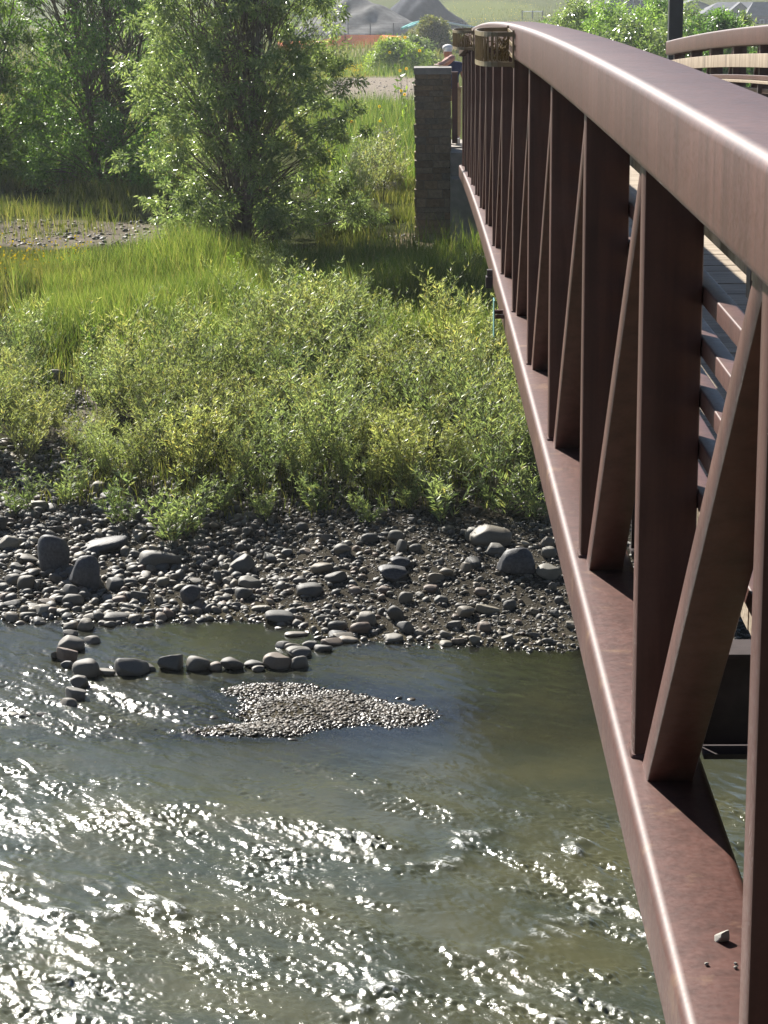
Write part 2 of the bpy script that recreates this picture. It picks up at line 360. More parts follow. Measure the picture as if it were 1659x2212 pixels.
for nm, arr in (('turb', OT), ('foam', OF), ('rough', OR)):
    a = river.data.attributes.new(nm, 'FLOAT', 'POINT'); a.data.foreach_set('value', arr.astype(np.float32).ravel())
# ------------------------------------------------------------------ footbridge
BX, BY0, c0, c1, c2, HH = .65, 4.384, 2.46552, -.00792, .00089, 1.8558
def zb(Y): return -(c0+c1*Y+c2*Y*Y)
YA, YE = -10.9, 40.15
bridge = empty('footbridge', (2.4, YE, -3.6)); tag(bridge, 'arched rust-brown steel truss footbridge with plank deck crossing the river', 'bridge')
bl = np.array(bridge.location)
def bpart(o): o.parent = bridge; o.matrix_parent_inverse = Matrix.Translation(-bridge.location); return o
ys_path = np.arange(YA, YE+.001, (YE-YA)/96)
def chord(name, x0, x1, z0, z1, r, ya=YA, ye=YE, mat=STEEL):
    mb = MB(); pr = rrect(x0, x1, z0, z1, r)
    pth = np.linspace(ya, ye, 97); mb.sweep(pth, lambda i, Y: [(a, Y, zb(Y)+b) for a, b in pr][::-1])
    return bpart(smoothed(mb.build(name, mat), 60))
Ys = [BY0+2.5*i for i in range(-6, 15)]
for side in (0, 1):
    X = (lambda x: x) if side == 0 else (lambda x: 5.06-x)
    def ch(name, a, b, z0, z1, r, mat=STEEL):
        a, b = sorted((X(a), X(b))); return chord(name, a, b, z0, z1, r, mat=mat)
    ch('top_chord', .605, .885, HH, HH+.24, .032); ch('bottom_chord', .605, .868, -.22, 0, .032, STEELD)
    for k in range(5): ch('side_rail', .832, .885, HH-.432-.157*k, HH-.372-.157*k, .006)
    ch('rub_rail', .888, .925, HH-.275, HH-.105, .004, RAILW)
    if side: ch('ledge_rail', .888, .96, HH-.47, HH-.435, .004, WOOD)
    for Y in Ys:
        mb = MB(); a, b = sorted((X(.886), X(.93))); z = zb(Y-.62)+HH; mb.box(a, b, Y-.70, Y-.62, z-.33, z-.08) if not side else mb.box(a, b, Y-.70, Y-.62, z-.60, z-.48)
        bpart(mb.build('rail_bracket', STEELDARK))
    for q, Y in enumerate(Ys):
        mb = MB(); a, b = sorted((X(.65), X(.83))); pr = rrect(a, b, Y-.12, Y, .012, 2)
        z0, z1 = zb(Y-.06)-.02, zb(Y-.06)+HH+.03
        mb.sweep([z0, z1], lambda i, z: [(p[0], p[1], z) for p in pr])
        pr2 = rrect(a-.009, b+.009, Y-.129, Y+.009, .015, 2); zz = zb(Y-.06)
        mb.sweep([zz-.01, zz+.004, zz+.012], lambda i, z: [((p[0]-(a+b)/2)*(1, 1, .96)[i]+(a+b)/2, (p[1]-Y+.06)*(1, 1, .94)[i]+Y-.06, z) for p in pr2])
        bpart(smoothed(mb.build('vertical_post', STEEL), 40))
        if q > 0:                                            # diagonal: foot at this post, head at the nearer one
            Yb, Yt = Y-.15, Ys[q-1]+.02
            zb0, zt0 = zb(Yb)-.02, zb(Yt)+HH+.03; a, b = sorted((X(.672), X(.812))); wd = .075
            n = np.array([Yt-Yb, zt0-zb0]); n = n/np.linalg.norm(n); mb = MB()
            hy = .05/abs(n[1])                                # half width measured along Y
            pr = rrect(a, b, -hy, hy, .008, 2)
            mb.sweep([0, 1], lambda i, t: [(p[0], (Yb-hy, Yt+hy)[i]+p[1], (zb0, zt0)[i]) for p in pr])
            bpart(smoothed(mb.build('diagonal', STEEL), 40))
    for q, Y in enumerate(Ys[4:10]):                          # bolts on the post bases
        pass
for Y in Ys:                                                  # floor beams (I sections)
    mb = MB(); z = zb(Y-.06)
    mb.box(.868, 4.192, Y-.065, Y-.055, z+.025, z+.325); mb.box(.868, 4.192, Y-.14, Y+.02, z+.003, z+.02); mb.box(.868, 4.192, Y-.14, Y+.02, z+.33, z+.345)
    bpart(mb.build('floor_beam', STEELDARK))
for X in (1.1, 1.8, 2.53, 3.26, 3.95):
    chord('stringer', X-.05, X+.05, .35, .58, .004, mat=STEELDARK)
mb = MB(); y = YA; r2 = random.Random(3)
while y < YE-.15:
    wd = .138; t = r2.uniform(-.004, .004); e0, e1 = .90+r2.uniform(-.004, .01), 4.16+r2.uniform(-.01, .006)
    za, zc = zb(y)+.60, zb(y)+.68+t
    mb.box(e0, e1, y, y+wd, za, zc); y += .147
bpart(mb.build('deck', WOOD))
mb = MB()                                                     # sagging utility hose under the deck
pts = [(1.35+.05*math.sin(Y*2), Y, zb(Y)+.28-.09*math.sin((Y-BY0)/2.5*math.pi)**2) for Y in np.arange(1, 39, .2)]
mb.tube(pts, .022, 6); bpart(smoothed(mb.build('utility_hose', mat_simple('teal_hose', (.10, .22, .22), .5, .2, 5, .05)), 60))
# abutment, approach path, pillar
ab = MB(); ab.box(.47, 4.6, 40.42, 42.6, -5.6, -3.86); ab.box(.475, 4.595, 41.0, 42.59, -3.862, -3.45)
tag(ab.build('abutment', CONCRETE), 'shaded concrete abutment block carrying the far end of the footbridge', 'abutment')
mb = MB()
for i in range(24):
    y0 = 42.0+i*1.0; z = -3.44-(y0-42)*.075
    mb.box(.1, 4.6, y0+.002, y0+1.0, z-.25, z+.02-.001*i)
n_ = len(mb.v); mb.v += [(.92, 40.2, -3.15), (4.14, 40.2, -3.15), (4.14, 42.0, -3.45), (.92, 42.0, -3.45), (.92, 40.2, -2.93), (4.14, 40.2, -2.93), (4.14, 42.0, -3.40), (.92, 42.0, -3.40)]
mb.f += [tuple(n_+i for i in q) for q in ((0, 3, 2, 1), (4, 5, 6, 7), (0, 1, 5, 4), (1, 2, 6, 5), (2, 3, 7, 6), (3, 0, 4, 7))]
tag(mb.build('path', mat_simple('path_gravel', (.30, .27, .23), .9, .15, 12, .3)), kind='structure')
pil = empty('stone_pillar', (.16, 41.8, -5.2)); tag(pil, 'square grey brown stone block pillar with flat cap beside the bridge end', 'pillar')
def pp(o, par=pil): o.parent = par; o.matrix_parent_inverse = Matrix.Translation(-par.location); return o
mb = MB(); z = -5.6; r3 = random.Random(5)
mb.box(-.12, .445, 41.53, 42.07, -5.6, -2.1)
while z < -2.1:
    h = min(r3.choice([.10, .13, .16]), -2.085-z)
    for sidex in range(4):
        t = 0; L = .613 if sidex % 2 == 0 else .6
        while t < L-.001:
            wd = min(r3.uniform(.14, .34), L-t)
            if L-t-wd < .08: wd = L-t
            d = r3.uniform(0, .034); g = .007
            if sidex == 0: mb.box(-.146+t+g, -.146+t+wd-g, 41.5-d, 41.56, z+g, z+h-g)
            elif sidex == 1: mb.box(-.146-d, -.09, 41.5+t+g, 41.5+t+wd-g, z+g, z+h-g)
            elif sidex == 2: mb.box(-.146+t+g, -.146+t+wd-g, 42.04, 42.1+d, z+g, z+h-g)
            else: mb.box(.41, .467+d, 41.5+t+g, 41.5+t+wd-g, z+g, z+h-g)
            t += wd
    z += h
def mat_block():
    m, nt, p, o = newmat('stone_block'); g = nt.nodes.new('ShaderNodeNewGeometry'); v = coords(nt)
    c = ramp(nt, g.outputs['Random Per Island'], [(0, (.19, .145, .095)), (.35, (.26, .195, .12)), (.6, (.17, .15, .115)), (.85, (.27, .22, .15)), (1, (.21, .145, .09))])
    n = noise(nt, v, 16, 6, .65); c = mixc(nt, .6, c, ramp(nt, n, [(.3, (.5, .5, .5)), (.7, (1.2, 1.2, 1.2))]), 'MULTIPLY')
    nt.links.new(c, p.inputs['Base Color']); p.inputs['Roughness'].default_value = .9; bump(nt, n, .9, .03, p.inputs['Normal']); return m
pp(mb.build('pillar_shaft', mat_block()))
mb = MB(); pr = rrect(-.178, .50, 41.465, 42.135, .012, 2); mb.sweep([-2.09, -1.985, -1.975], lambda i, z: [((p[0]-.16)*(1, 1, .985)[i]+.16, (p[1]-41.8)*(1, 1, .985)[i]+41.8, z) for p in pr])
pp(mb.build('pillar_cap', CONCRETE))
mb = MB(); mb.box(.50, .60, 41.25, 41.35, -3.3, -2.06); mb.box(.49, .61, 41.24, 41.36, -2.058, -2.04)
tag(mb.build('steel_post', STEEL), 'short rust brown steel post between the stone pillar and the bridge end', 'post')
# ------------------------------------------------------------------ planters on the chord face
def planter(Y, L, w, h, label):
    root = empty('planter_basket', (.60, Y, zb(Y)+HH)); tag(root, label, 'planter', 'metal planter baskets hung on the handrail')
    o0 = np.array(root.location)
    def plan(n=22):
        return [(-w*abs(math.sin(t))**.4, -L/2*math.cos(t)) for t in np.linspace(0, math.pi, n)]
    P = plan(); T0 = .006; z0, z1 = -.02, h
    def ring(za, zt, name):
        mb = MB()
        for (x0, y0), (x1, y1) in zip(P[:-1], P[1:]):
            d = np.array([x1-x0, y1-y0]); d = d/np.linalg.norm(d)*T0; nx_, ny_ = -d[1], d[0]
            n = len(mb.v)
            for z in (za, zt):
                mb.v += [(x0-nx_, y0-ny_, z), (x1-nx_, y1-ny_, z), (x1+nx_, y1+ny_, z), (x0+nx_, y0+ny_, z)]
            mb.f += [tuple(n+i for i in q) for q in ((0, 3, 2, 1), (4, 5, 6, 7), (0, 1, 5, 4), (1, 2, 6, 5), (2, 3, 7, 6), (3, 0, 4, 7))]
        return mb.build(name, BRASS, root)
    ring(z1-.03, z1, 'top_rim'); ring(z0, z0+.03, 'bottom_rim')
    mb = MB()
    for k in range(1, 21, 1):
        x, y = P[k]; mb.box(x-.006, x+.006, y-.006, y+.006, z0+.031, z1-.031)
    mb.build('upright_bars', BRASS, root)
    mb = MB()
    for y in (-L/2, L/2):
        mb.box(-.016, -.002, y-.010, y+.010, z0-.01, z1+.012)
    for k in range(3): mb.box(-.012, -.002, -L/2+.011, L/2-.011, z0+.05+k*.075, z0+.07+k*.075)
    mb.build('back_frame', BRASS, root)
    mb = MB()
    for y in np.linspace(-L/2+.06, L/2-.06, 7): mb.box(-w*.93*(1-(2*y/L)**2)**.3, -.017, y-.012, y+.012, z0+.002, z0+.012)
    mb.build('floor_slats', BRASS, root)
    mb = MB(); r = random.Random(int(Y*10))
    for _ in range(70):
        y = r.uniform(-L*.02, L*.44); m_ = w*.85*(1-(2*y/L)**2)**.4; x = -r.uniform(.02, max(.03, m_)); z = z0+.015+r.uniform(0, .15)
        mb.tube([(x, y, z0+.01), (x+r.uniform(-.03, .03), y+r.uniform(-.04, .04), z), (x+r.uniform(-.04, .04), y+r.uniform(-.07, .07), z+r.uniform(.0, .05))], r.uniform(.002, .005), 3)
    mb.build('dry_plants', MOSS, root)
planter(15.85, 1.0, .245, .205, 'bronze slatted planter basket on the handrail, the larger and nearer of two')
planter(28.2, 1.0, .245, .205, 'bronze slatted planter basket on the handrail, the smaller farther one near the pillar')
# teal sign edge-on below the bottom chord
yy = 17.3
s0 = empty('hanging_sign', (.56, yy, zb(yy)-.1)); tag(s0, 'thin teal panel hanging off the outer side of the bottom chord', 'sign')
mb = MB(); mb.box(-.035, -.027, -.09, .09, -.15, .13); mb.build('panel', mat_simple('teal_paint', (.20, .42, .40), .4, .1, 5, .02), s0)
mb = MB(); mb.box(-.026, .042, -.13, -.10, .0, .03); mb.box(-.026, .042, .10, .13, .0, .03); mb.build('bracket', STEEL, s0)
yy = 20.2
mb = MB(); mb.box(.545, .602, yy-.06, yy+.06, zb(yy)-.22, zb(yy)-.12); mb.box(.555, .602, yy-.04, yy+.04, zb(yy)-.119, zb(yy)-.06)
tag(mb.build('junction_box', STEELDARK), 'small dark box fixed to the outer face of the bottom chord', 'box')
# ------------------------------------------------------------------ stones
def ico(sub):
    import bmesh
    bm = bmesh.new(); bmesh.ops.create_icosphere(bm, subdivisions=sub, radius=1)
    v = np.array([q.co[:] for q in bm.verts]); f = np.array([[q.index for q in p.verts] for p in bm.faces]); bm.free(); return v, f
I3, I2, I1 = ico(4), ico(3), ico(2)
def stone_shape(base, seed, rough=.16, angular=0.0):
    r = np.random.default_rng(seed); v = base.copy()
    sg = np.sign(v); v = sg*np.abs(v)**r.uniform(.78, 1.0); v /= (np.abs(v)**2.6).sum(1)[:, None]**(1/2.6)
    d = np.zeros(len(v))
    for k in (1.3, 2.1, 3.7, 6.5):
        for _ in range(3):
            u = r.standard_normal(3); u /= np.linalg.norm(u); d += np.sin(k*(v@u)+r.uniform(0, 6.28))*rough/3/k**.8
    v = v*(1+d)[:, None]
    for _ in range(int(angular)):
        u = r.standard_normal(3); u /= np.linalg.norm(u); c = r.uniform(.5, .85); s = v@u
        v = v-np.clip(s-c, 0, None)[:, None]*u*.85
    return v
protos = []
for i in range(17):
    v = stone_shape(I3[0], 100+i, .24, (1, 3, 5, 7, 2, 9)[i % 6] if i < 14 else 9); me = bpy.data.meshes.new('river_stone')
    
    if i >= 14: v[:, :2] *= (1-.16*v[:, 2:3])
    me.from_pydata(v.tolist(), [], I3[1].tolist()); me.polygons.foreach_set('use_smooth', np.ones(len(me.polygons), dtype=bool)); me.materials.append(STONE); protos.append(me)
def stone(p, a, b, c, rz, name, label, cat, group=None, proto=None, tilt=(0, 0), mat=None):
    me = protos[proto if proto is not None else rng.integers(14)]
    o = bpy.data.objects.new(name, me); COL.objects.link(o); o.location = p; o.scale = (a, b, c); o.rotation_euler = (tilt[0], tilt[1], rz)
    if mat: o.data = me.copy(); o.data.materials[0] = mat
    tag(o, label, cat, group); return o
z4 = lambda L: [(x*.4, 1061.7+y*.4, w_*.4, h*.4) for x, y, w_, h in L]
z5 = lambda L: [(597+x*.42, 1061.7+y*.42, w_*.42, h*.42) for x, y, w_, h in L]
PLACED = []
def place_px(x, y, w_, h, name, label, cat, group=None, **kw):
    p = gpt(x, y+h*.42)
    if (name == 'ring_stone' or y > 1450) and p[2] < WZ: p = atZ(x, y+h*.40, WZ-.02)
    sc_ = p[1]*1.04/FPX*(1.15 if name == 'ring_stone' else 1.08); a = w_/2*sc_; b = a*rng.uniform(.7, .95); c = math.sqrt(max(.0, (h/1.62*sc_)**2-(.25*b)**2)); c = max(c, .28*a)
    c = min(c, a*1.6); q = p+np.array([0, b*.55, c*.55]); PLACED.append((q[0], q[1], max(a, b)))
    return stone(q, a, b, c, rng.uniform(-.35, .35), name, label, cat, group, tilt=(rng.uniform(-.12, .12), rng.uniform(-.18, .18)), **kw)
ringL = z4([(380, 733, 80, 45), (465, 730, 90, 60), (375, 772, 65, 45), (380, 838, 120, 70), (487, 815, 75, 40), (365, 893, 115, 85), (292, 893, 45, 45), (365, 945, 70, 45), (460, 975, 130, 85), (430, 1045, 100, 75), (410, 1105, 110, 75), (360, 1158, 80, 50)])
ringF = z4([(575, 985, 90, 45), (705, 962, 150, 105), (812, 965, 65, 45), (925, 937, 170, 95), (1070, 945, 110, 75), (1160, 958, 60, 45), (1260, 945, 125, 65), (1380, 942, 110, 45), (1400, 968, 75, 40), (1505, 935, 150, 85), (1615, 935, 90, 75)])
ringR = z4([(1630, 885, 130, 60), (1580, 845, 90, 45), (1600, 778, 100, 28), (1507, 745, 45, 20)])+z5([(120, 840, 130, 60), (180, 800, 90, 45), (240, 815, 80, 40), (290, 780, 95, 45), (350, 752, 100, 45), (30, 800, 70, 35), (310, 695, 110, 50), (430, 705, 110, 60), (465, 665, 110, 65), (300, 745, 80, 35), (370, 770, 80, 30)])
for i, q in enumerate(ringL): place_px(*q, 'ring_stone', ('smooth grey stone in the left arm of the stone ring across the shallow pool' if i not in (0, 11) else ('shoreward end stone of the left arm of the stone ring', 0, 'brown end stone where the left arm of the ring meets the rapids')[0 if i == 0 else 2]), 'stone', 'stones laid in a ring round the pool')
LF = {1: 'tan rounded stone, largest of the row fronting the pool, standing apart at its left', 3: 'dark lumpy rough stone in the row fronting the pool', 4: 'rounded stone right of the dark lumpy stone in the pool row', 9: 'large grey rounded stone near the right end of the pool row', 10: 'stone at the right end of the row fronting the pool'}
for i, q in enumerate(ringF): place_px(*q, 'ring_stone', LF.get(i, 'small stone filling the row of stones fronting the pool'), 'stone', 'stones laid in a ring round the pool', proto=(5 if i == 3 else None))
for i, q in enumerate(ringR): place_px(*q, 'ring_stone', 'wet stone where the stone ring joins the gravel shore on its right', 'stone', 'stones joining the ring to the shore')
big = [(z4([(290, 350, 150, 190)])[0], 'tall upright grey boulder on the left of the cobble bank'), (z4([(460, 450, 185, 180)])[0], 'large dark pyramid shaped boulder right of the tall grey boulder'),
 (z4([(45, 285, 95, 65)])[0], 'pale oval cobble at the left edge beside the tall boulder'), (z4([(550, 300, 230, 60)])[0], 'low dark slab behind the two large left boulders'),
 (z4([(390, 590, 105, 65)])[0], 'pale tan stone at the foot of the pyramid shaped boulder'), (z4([(860, 375, 200, 85)])[0], 'broad pale flat rock below the small willow sprout'),
 (z4([(1035, 570, 120, 110)])[0], 'dark angular boulder by the pool edge'), (z4([(1310, 400, 130, 95)])[0], 'grey round topped boulder above the gravel right of the pool'),
 (z4([(635, 683, 155, 50)])[0], 'flat wet pale slab at the top of the stone ring'), (z4([(500, 682, 110, 40)])[0], 'dark flat wet stone beside the pale slab at the waterline'),
 (z5([(1100, 240, 180, 90)])[0], 'long pale speckled boulder under the willows near the bridge'), (z5([(1235, 370, 215, 135)])[0], 'largest dark grey boulder on the bank next to the bridge'),
 (z5([(1410, 420, 130, 70)])[0], 'tan rounded boulder touching the bridge edge, right of the dark one'), (z5([(610, 430, 170, 75)])[0], 'dark blocky boulder in the middle of the gravel bank'),
 (z5([(645, 375, 120, 60)])[0], 'dark stone just behind the blocky boulder mid bank'), (z5([(625, 635, 95, 80)])[0], 'whitish upright stone near the waterline in the middle'),
 (z5([(165, 515, 120, 60)])[0], 'olive grey rounded stone on the gravel above the pool'), (z5([(885, 420, 80, 45)])[0], 'pale flat topped stone with a dark shadow mid bank'),
 (z5([(800, 505, 85, 40)])[0], 'dark low stone on pale gravel mid bank'), (z5([(880, 80, 80, 80)])[0], 'dark boulder in shade at the foot of the willows'),
 ((115, 812, 44, 26), 'white stone among leafy weeds on the left bank')]
DARKST = mat_simple('dark_stone', (.058, .058, .062), .6, .4, 7, .5)  # one even, darker stone colour for boulders picked by label
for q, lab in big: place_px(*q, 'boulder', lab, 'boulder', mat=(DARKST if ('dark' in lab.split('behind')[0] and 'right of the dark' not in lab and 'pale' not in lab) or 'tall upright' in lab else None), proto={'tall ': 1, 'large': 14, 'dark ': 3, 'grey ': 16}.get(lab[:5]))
cob = z4([(560, 718, 60, 35), (150, 672, 80, 35), (990, 677, 45, 14), (370, 540, 75, 50), (140, 500, 80, 70), (205, 500, 60, 45), (60, 478, 80, 40), (155, 368, 120, 40), (620, 500, 100, 55), (750, 565, 80, 55), (1175, 465, 55, 60), (1235, 495, 65, 45), (1355, 500, 130, 60), (1315, 555, 80, 55), (710, 80, 75, 55), (1640, 535, 80, 60), (1505, 682, 110, 45), (1405, 632, 80, 25), (60, 610, 80, 40), (250, 600, 80, 45), (225, 205, 70, 40), (430, 170, 70, 50), (70, 90, 60, 45), (810, 70, 60, 35), (640, 590, 70, 35), (1140, 630, 90, 35), (880, 490, 60, 40), (20, 520, 70, 40), (95, 415, 80, 40), (175, 435, 90, 40), (300, 470, 70, 40), (45, 560, 60, 35), (320, 555, 60, 35), (690, 560, 50, 30)])
cob += z5([(1020, 225, 80, 60), (1130, 300, 100, 50), (665, 550, 60, 50), (845, 560, 60, 35), (1090, 610, 110, 45), (1200, 585, 70, 50), (1050, 520, 60, 35), (345, 305, 95, 60), (255, 245, 80, 50), (480, 240, 90, 50), (640, 285, 50, 50), (610, 235, 70, 50), (715, 290, 70, 40), (235, 655, 90, 35), (600, 755, 110, 35), (1070, 700, 80, 45), (1020, 768, 65, 45), (970, 395, 50, 40), (1400, 320, 70, 50), (1395, 265, 60, 45), (1420, 490, 45, 45), (10, 650, 140, 50), (60, 320, 70, 40), (130, 185, 60, 45), (865, 785, 60, 25), (935, 770, 60, 30), (1330, 740, 80, 30), (1400, 770, 60, 30), (1330, 620, 50, 35), (1455, 560, 40, 30), (550, 510, 60, 35), (870, 740, 60, 35), (740, 730, 50, 30), (950, 590, 60, 30)])
red = z4([(45, 1215, 90, 30), (140, 1225, 75, 40), (240, 1215, 85, 40)])
LZ = lambda x: 'left of the boulders' if x < 110 else ('between the boulders and the pool' if x < 480 else ('above the pool' if x < 720 else ('in the middle of the bank' if x < 980 else 'near the bridge')))
for q in cob: place_px(*q, 'cobble', 'rounded river cobble on the gravel bank ' + LZ(q[0]), 'stone', 'cobbles on the gravel bank ' + LZ(q[0]))
for q in red: place_px(*q, 'cobble', 'reddish brown wet stone breaking the rapids at the left edge', 'stone', 'reddish stones in the rapids')
# random cobbles up to the 300 individuals
cnt = 0
while cnt < 95:
    x, y = rng.uniform(-20, 1260), rng.uniform(1060, 1390)
    if x < 640 and y > 1325: continue
    p = gpt(x, y)
    if p[2] < WZ+.0: continue
    a = (.035+.085*rng.random()**1.8)*(1.25 if x < 450 else .95)
    if any((p[0]-q[0])**2+(p[1]-q[1])**2 < (a+q[2])**2*.75 for q in PLACED): continue
    PLACED.append((p[0], p[1], a)); c = a*rng.uniform(.42, .75)
    stone(p+np.array([0, 0, c*.45]), a, a*rng.uniform(.6, 1), c, rng.uniform(0, 6.28), 'cobble', 'rounded river cobble on the gravel bank '+LZ(x), 'stone', 'cobbles on the gravel bank '+LZ(x), tilt=(rng.uniform(-.3, .3), rng.uniform(-.3, .3))); cnt += 1
def pebbles(name, P, size, base, label, flat=(.3, .6), mat=None):
    n = len(P); bv, bf = base; shapes = [stone_shape(bv, 500+i, .24, 4) for i in range(10)]
    V = np.empty((n, len(bv), 3), np.float32); r = rng
    for i in range(n):
        s = shapes[r.integers(10)]; a = size[i]; t = r.uniform(0, 6.28); tx, ty = r.uniform(-.35, .35, 2)
        sc3 = np.array([a, a*r.uniform(.55, .95), a*r.uniform(*flat)]); v = s*sc3
        v = v + np.stack([np.zeros(len(v)), np.zeros(len(v)), v[:, 0]*ty+v[:, 1]*tx], -1)
        c_, s_ = math.cos(t), math.sin(t); V[i] = np.stack([v[:, 0]*c_-v[:, 1]*s_, v[:, 0]*s_+v[:, 1]*c_, v[:, 2]], -1)+P[i]+np.array([0, 0, sc3[2]*.35])
    F = (bf[None]+(np.arange(n)*len(bv))[:, None, None]).reshape(-1, 3)
    o = meshobj(name, V.reshape(-1, 3), F, mat or STONE, smooth=True); tag(o, label, 'gravel', kind='stuff'); return o
n = 44000; X = rng.uniform(-5.5, 3.5, n); Y = rng.uniform(20.8, 28.0, n); ysn = np.interp(X, sp[:, 0], sp[:, 1]); k = (Y > ysn-.25) & ((Y < ysn+3.4) | (rng.random(n) < .45)); X, Y = X[k], Y[k]
sz = .009+.056*rng.random(len(X))**6*np.clip(1.25-(X+2.5)*.25, .6, 1.3); P = np.stack([X, Y, T(X, Y)], -1)
pebbles('bank_gravel', P, sz, I1, 'loose grey river pebbles and gravel covering the bank between cobbles', (.4, .75))
pts = []
while len(pts) < 8500:
    cx, cy, a, b, h = ISLW[rng.choice(4, p=[.5, .17, .2, .13])]; t, r_ = rng.uniform(0, 6.28), rng.uniform(0, 1.18)**.5
    q = np.array([cx+a*r_*math.cos(t), cy+b*r_*math.sin(t)]); z = float(T(q[0], q[1]))
    if z > WZ-.028-.03*rng.random()**2: pts.append((q[0], q[1], z))
pts = np.array(pts); pebbles('island_gravel', pts, .009+.022*rng.random(len(pts))**3, I1, 'low island of flat brown pebbles in the shallows before the stone ring', (.25, .45), PEBB)
n = 3500; X = rng.uniform(-5, 3, n); Y = rng.uniform(17.2, 22.3, n); z = T(X, Y); k = (z < WZ-.03) & (z > WZ-.35); X, Y, z = X[k], Y[k], z[k]
pebbles('riverbed_gravel', np.stack([X, Y, z], -1), .02+.05*rng.random(len(X))**2, I1, 'brown pebbles on the bed under the clear shallow water', (.3, .5), PEBB)
n = 1500; Pm = []
for x, y, rx, ry, k in ((130, 505, 230, 28, 500), (820, 200, 110, 28, 450), (160, 900, 40, 55, 260), (840, 525, 110, 15, 120)):
    for _ in range(k):
        Pm.append(gpt(x+rng.uniform(-rx, rx), y+rng.uniform(-ry, ry)))
Pm = np.array(Pm); pebbles('meadow_gravel', Pm, (.015+.045*rng.random(len(Pm))**3)*np.clip(Pm[:, 1]/35, 1, 1.3), I1, 'scattered pale gravel on bare patches of the meadow', (.35, .6))
# stones lying on the bottom chord
def on_chord(x, y):
    d = ray(x, y); t = np.linspace(3, 9, 6000); g = d[2]*t-zb(d[1]*t); i = np.argmax(g < 0); return d*t[i]
CH = mat_simple('pale_chip', (.42, .40, .35), .8, .3, 30, .6)
p = on_chord(1560, 2032); stone(p+np.array([0, 0, .011]), .026, .021, .019, .5, 'angular_rock', 'pale angular rock lying on the bottom chord of the footbridge', 'rock', proto=5, mat=CH)
for x, y, s in ((1527, 2086, .0065), (1589, 2084, .005), (1590, 2093, .006)):
    p = on_chord(x, y); stone(p+np.array([0, 0, s*.6]), s, s*.8, s*.8, x, 'pebble', 'lone small pebble nearest the pale rock on the bottom chord' if x == 1527 else 'tiny pebble of the pair beside the near post on the bottom chord', 'pebble', 'pebbles on the bottom chord', proto=3, mat=CH)
# ------------------------------------------------------------------ vegetation
def unit(v): return v/(np.linalg.norm(v, axis=-1, keepdims=True)+1e-9)
def leafmesh(P, D, L, W, fold=.22, seed=0):
    r = np.random.default_rng(seed); n = len(P); D = unit(D); A = unit(np.cross(D, r.standard_normal((n, 3)))); N = np.cross(D, A)
    L = L[:, None]; W = W[:, None]
    V = np.stack([P, P+D*L*.45+A*W*.5+N*W*fold, P+D*L-N*L*.08, P+D*L*.45-A*W*.5+N*W*fold], 1)
    F = np.arange(n*4).reshape(n, 4); return V.reshape(-1, 3), F
LEAF_WILLOW = mat_leaf('willow_leaf', [(0, (.155, .205, .115)), (.5, (.215, .27, .155)), (.85, (.29, .335, .215)), (1, (.38, .35, .16))], .48, .4, .45)
LEAF_TREE = mat_leaf('tree_leaf', [(0, (.12, .17, .085)), (.6, (.185, .245, .13)), (1, (.28, .32, .20))], .5, .27, .7)
LEAF_DARK = mat_leaf('dark_tree_leaf', [(0, (.08, .15, .05)), (.6, (.14, .24, .08)), (1, (.20, .30, .10))], .52, .35, .5)
LEAF_LIME = mat_leaf('lime_leaf', [(0, (.11, .18, .035)), (.6, (.16, .24, .05)), (1, (.22, .29, .07))], .5, .4, .45)
GRASS = mat_leaf('grass_blade', [(0, (.06, .10, .028)), (.45, (.10, .15, .042)), (.78, (.16, .20, .065)), (1, (.30, .27, .15))], .5, .45, .35)
GRASSD = mat_leaf('meadow_grass', [(0, (.07, .09, .025)), (.5, (.12, .135, .045)), (1, (.24, .21, .11))], .45, .5, .3)
YEL = mat_leaf('yellow_petal', [(0, (.75, .48, .02)), (1, (.85, .65, .05))], .35, .6, .2, (1.1, 1.0, .6))
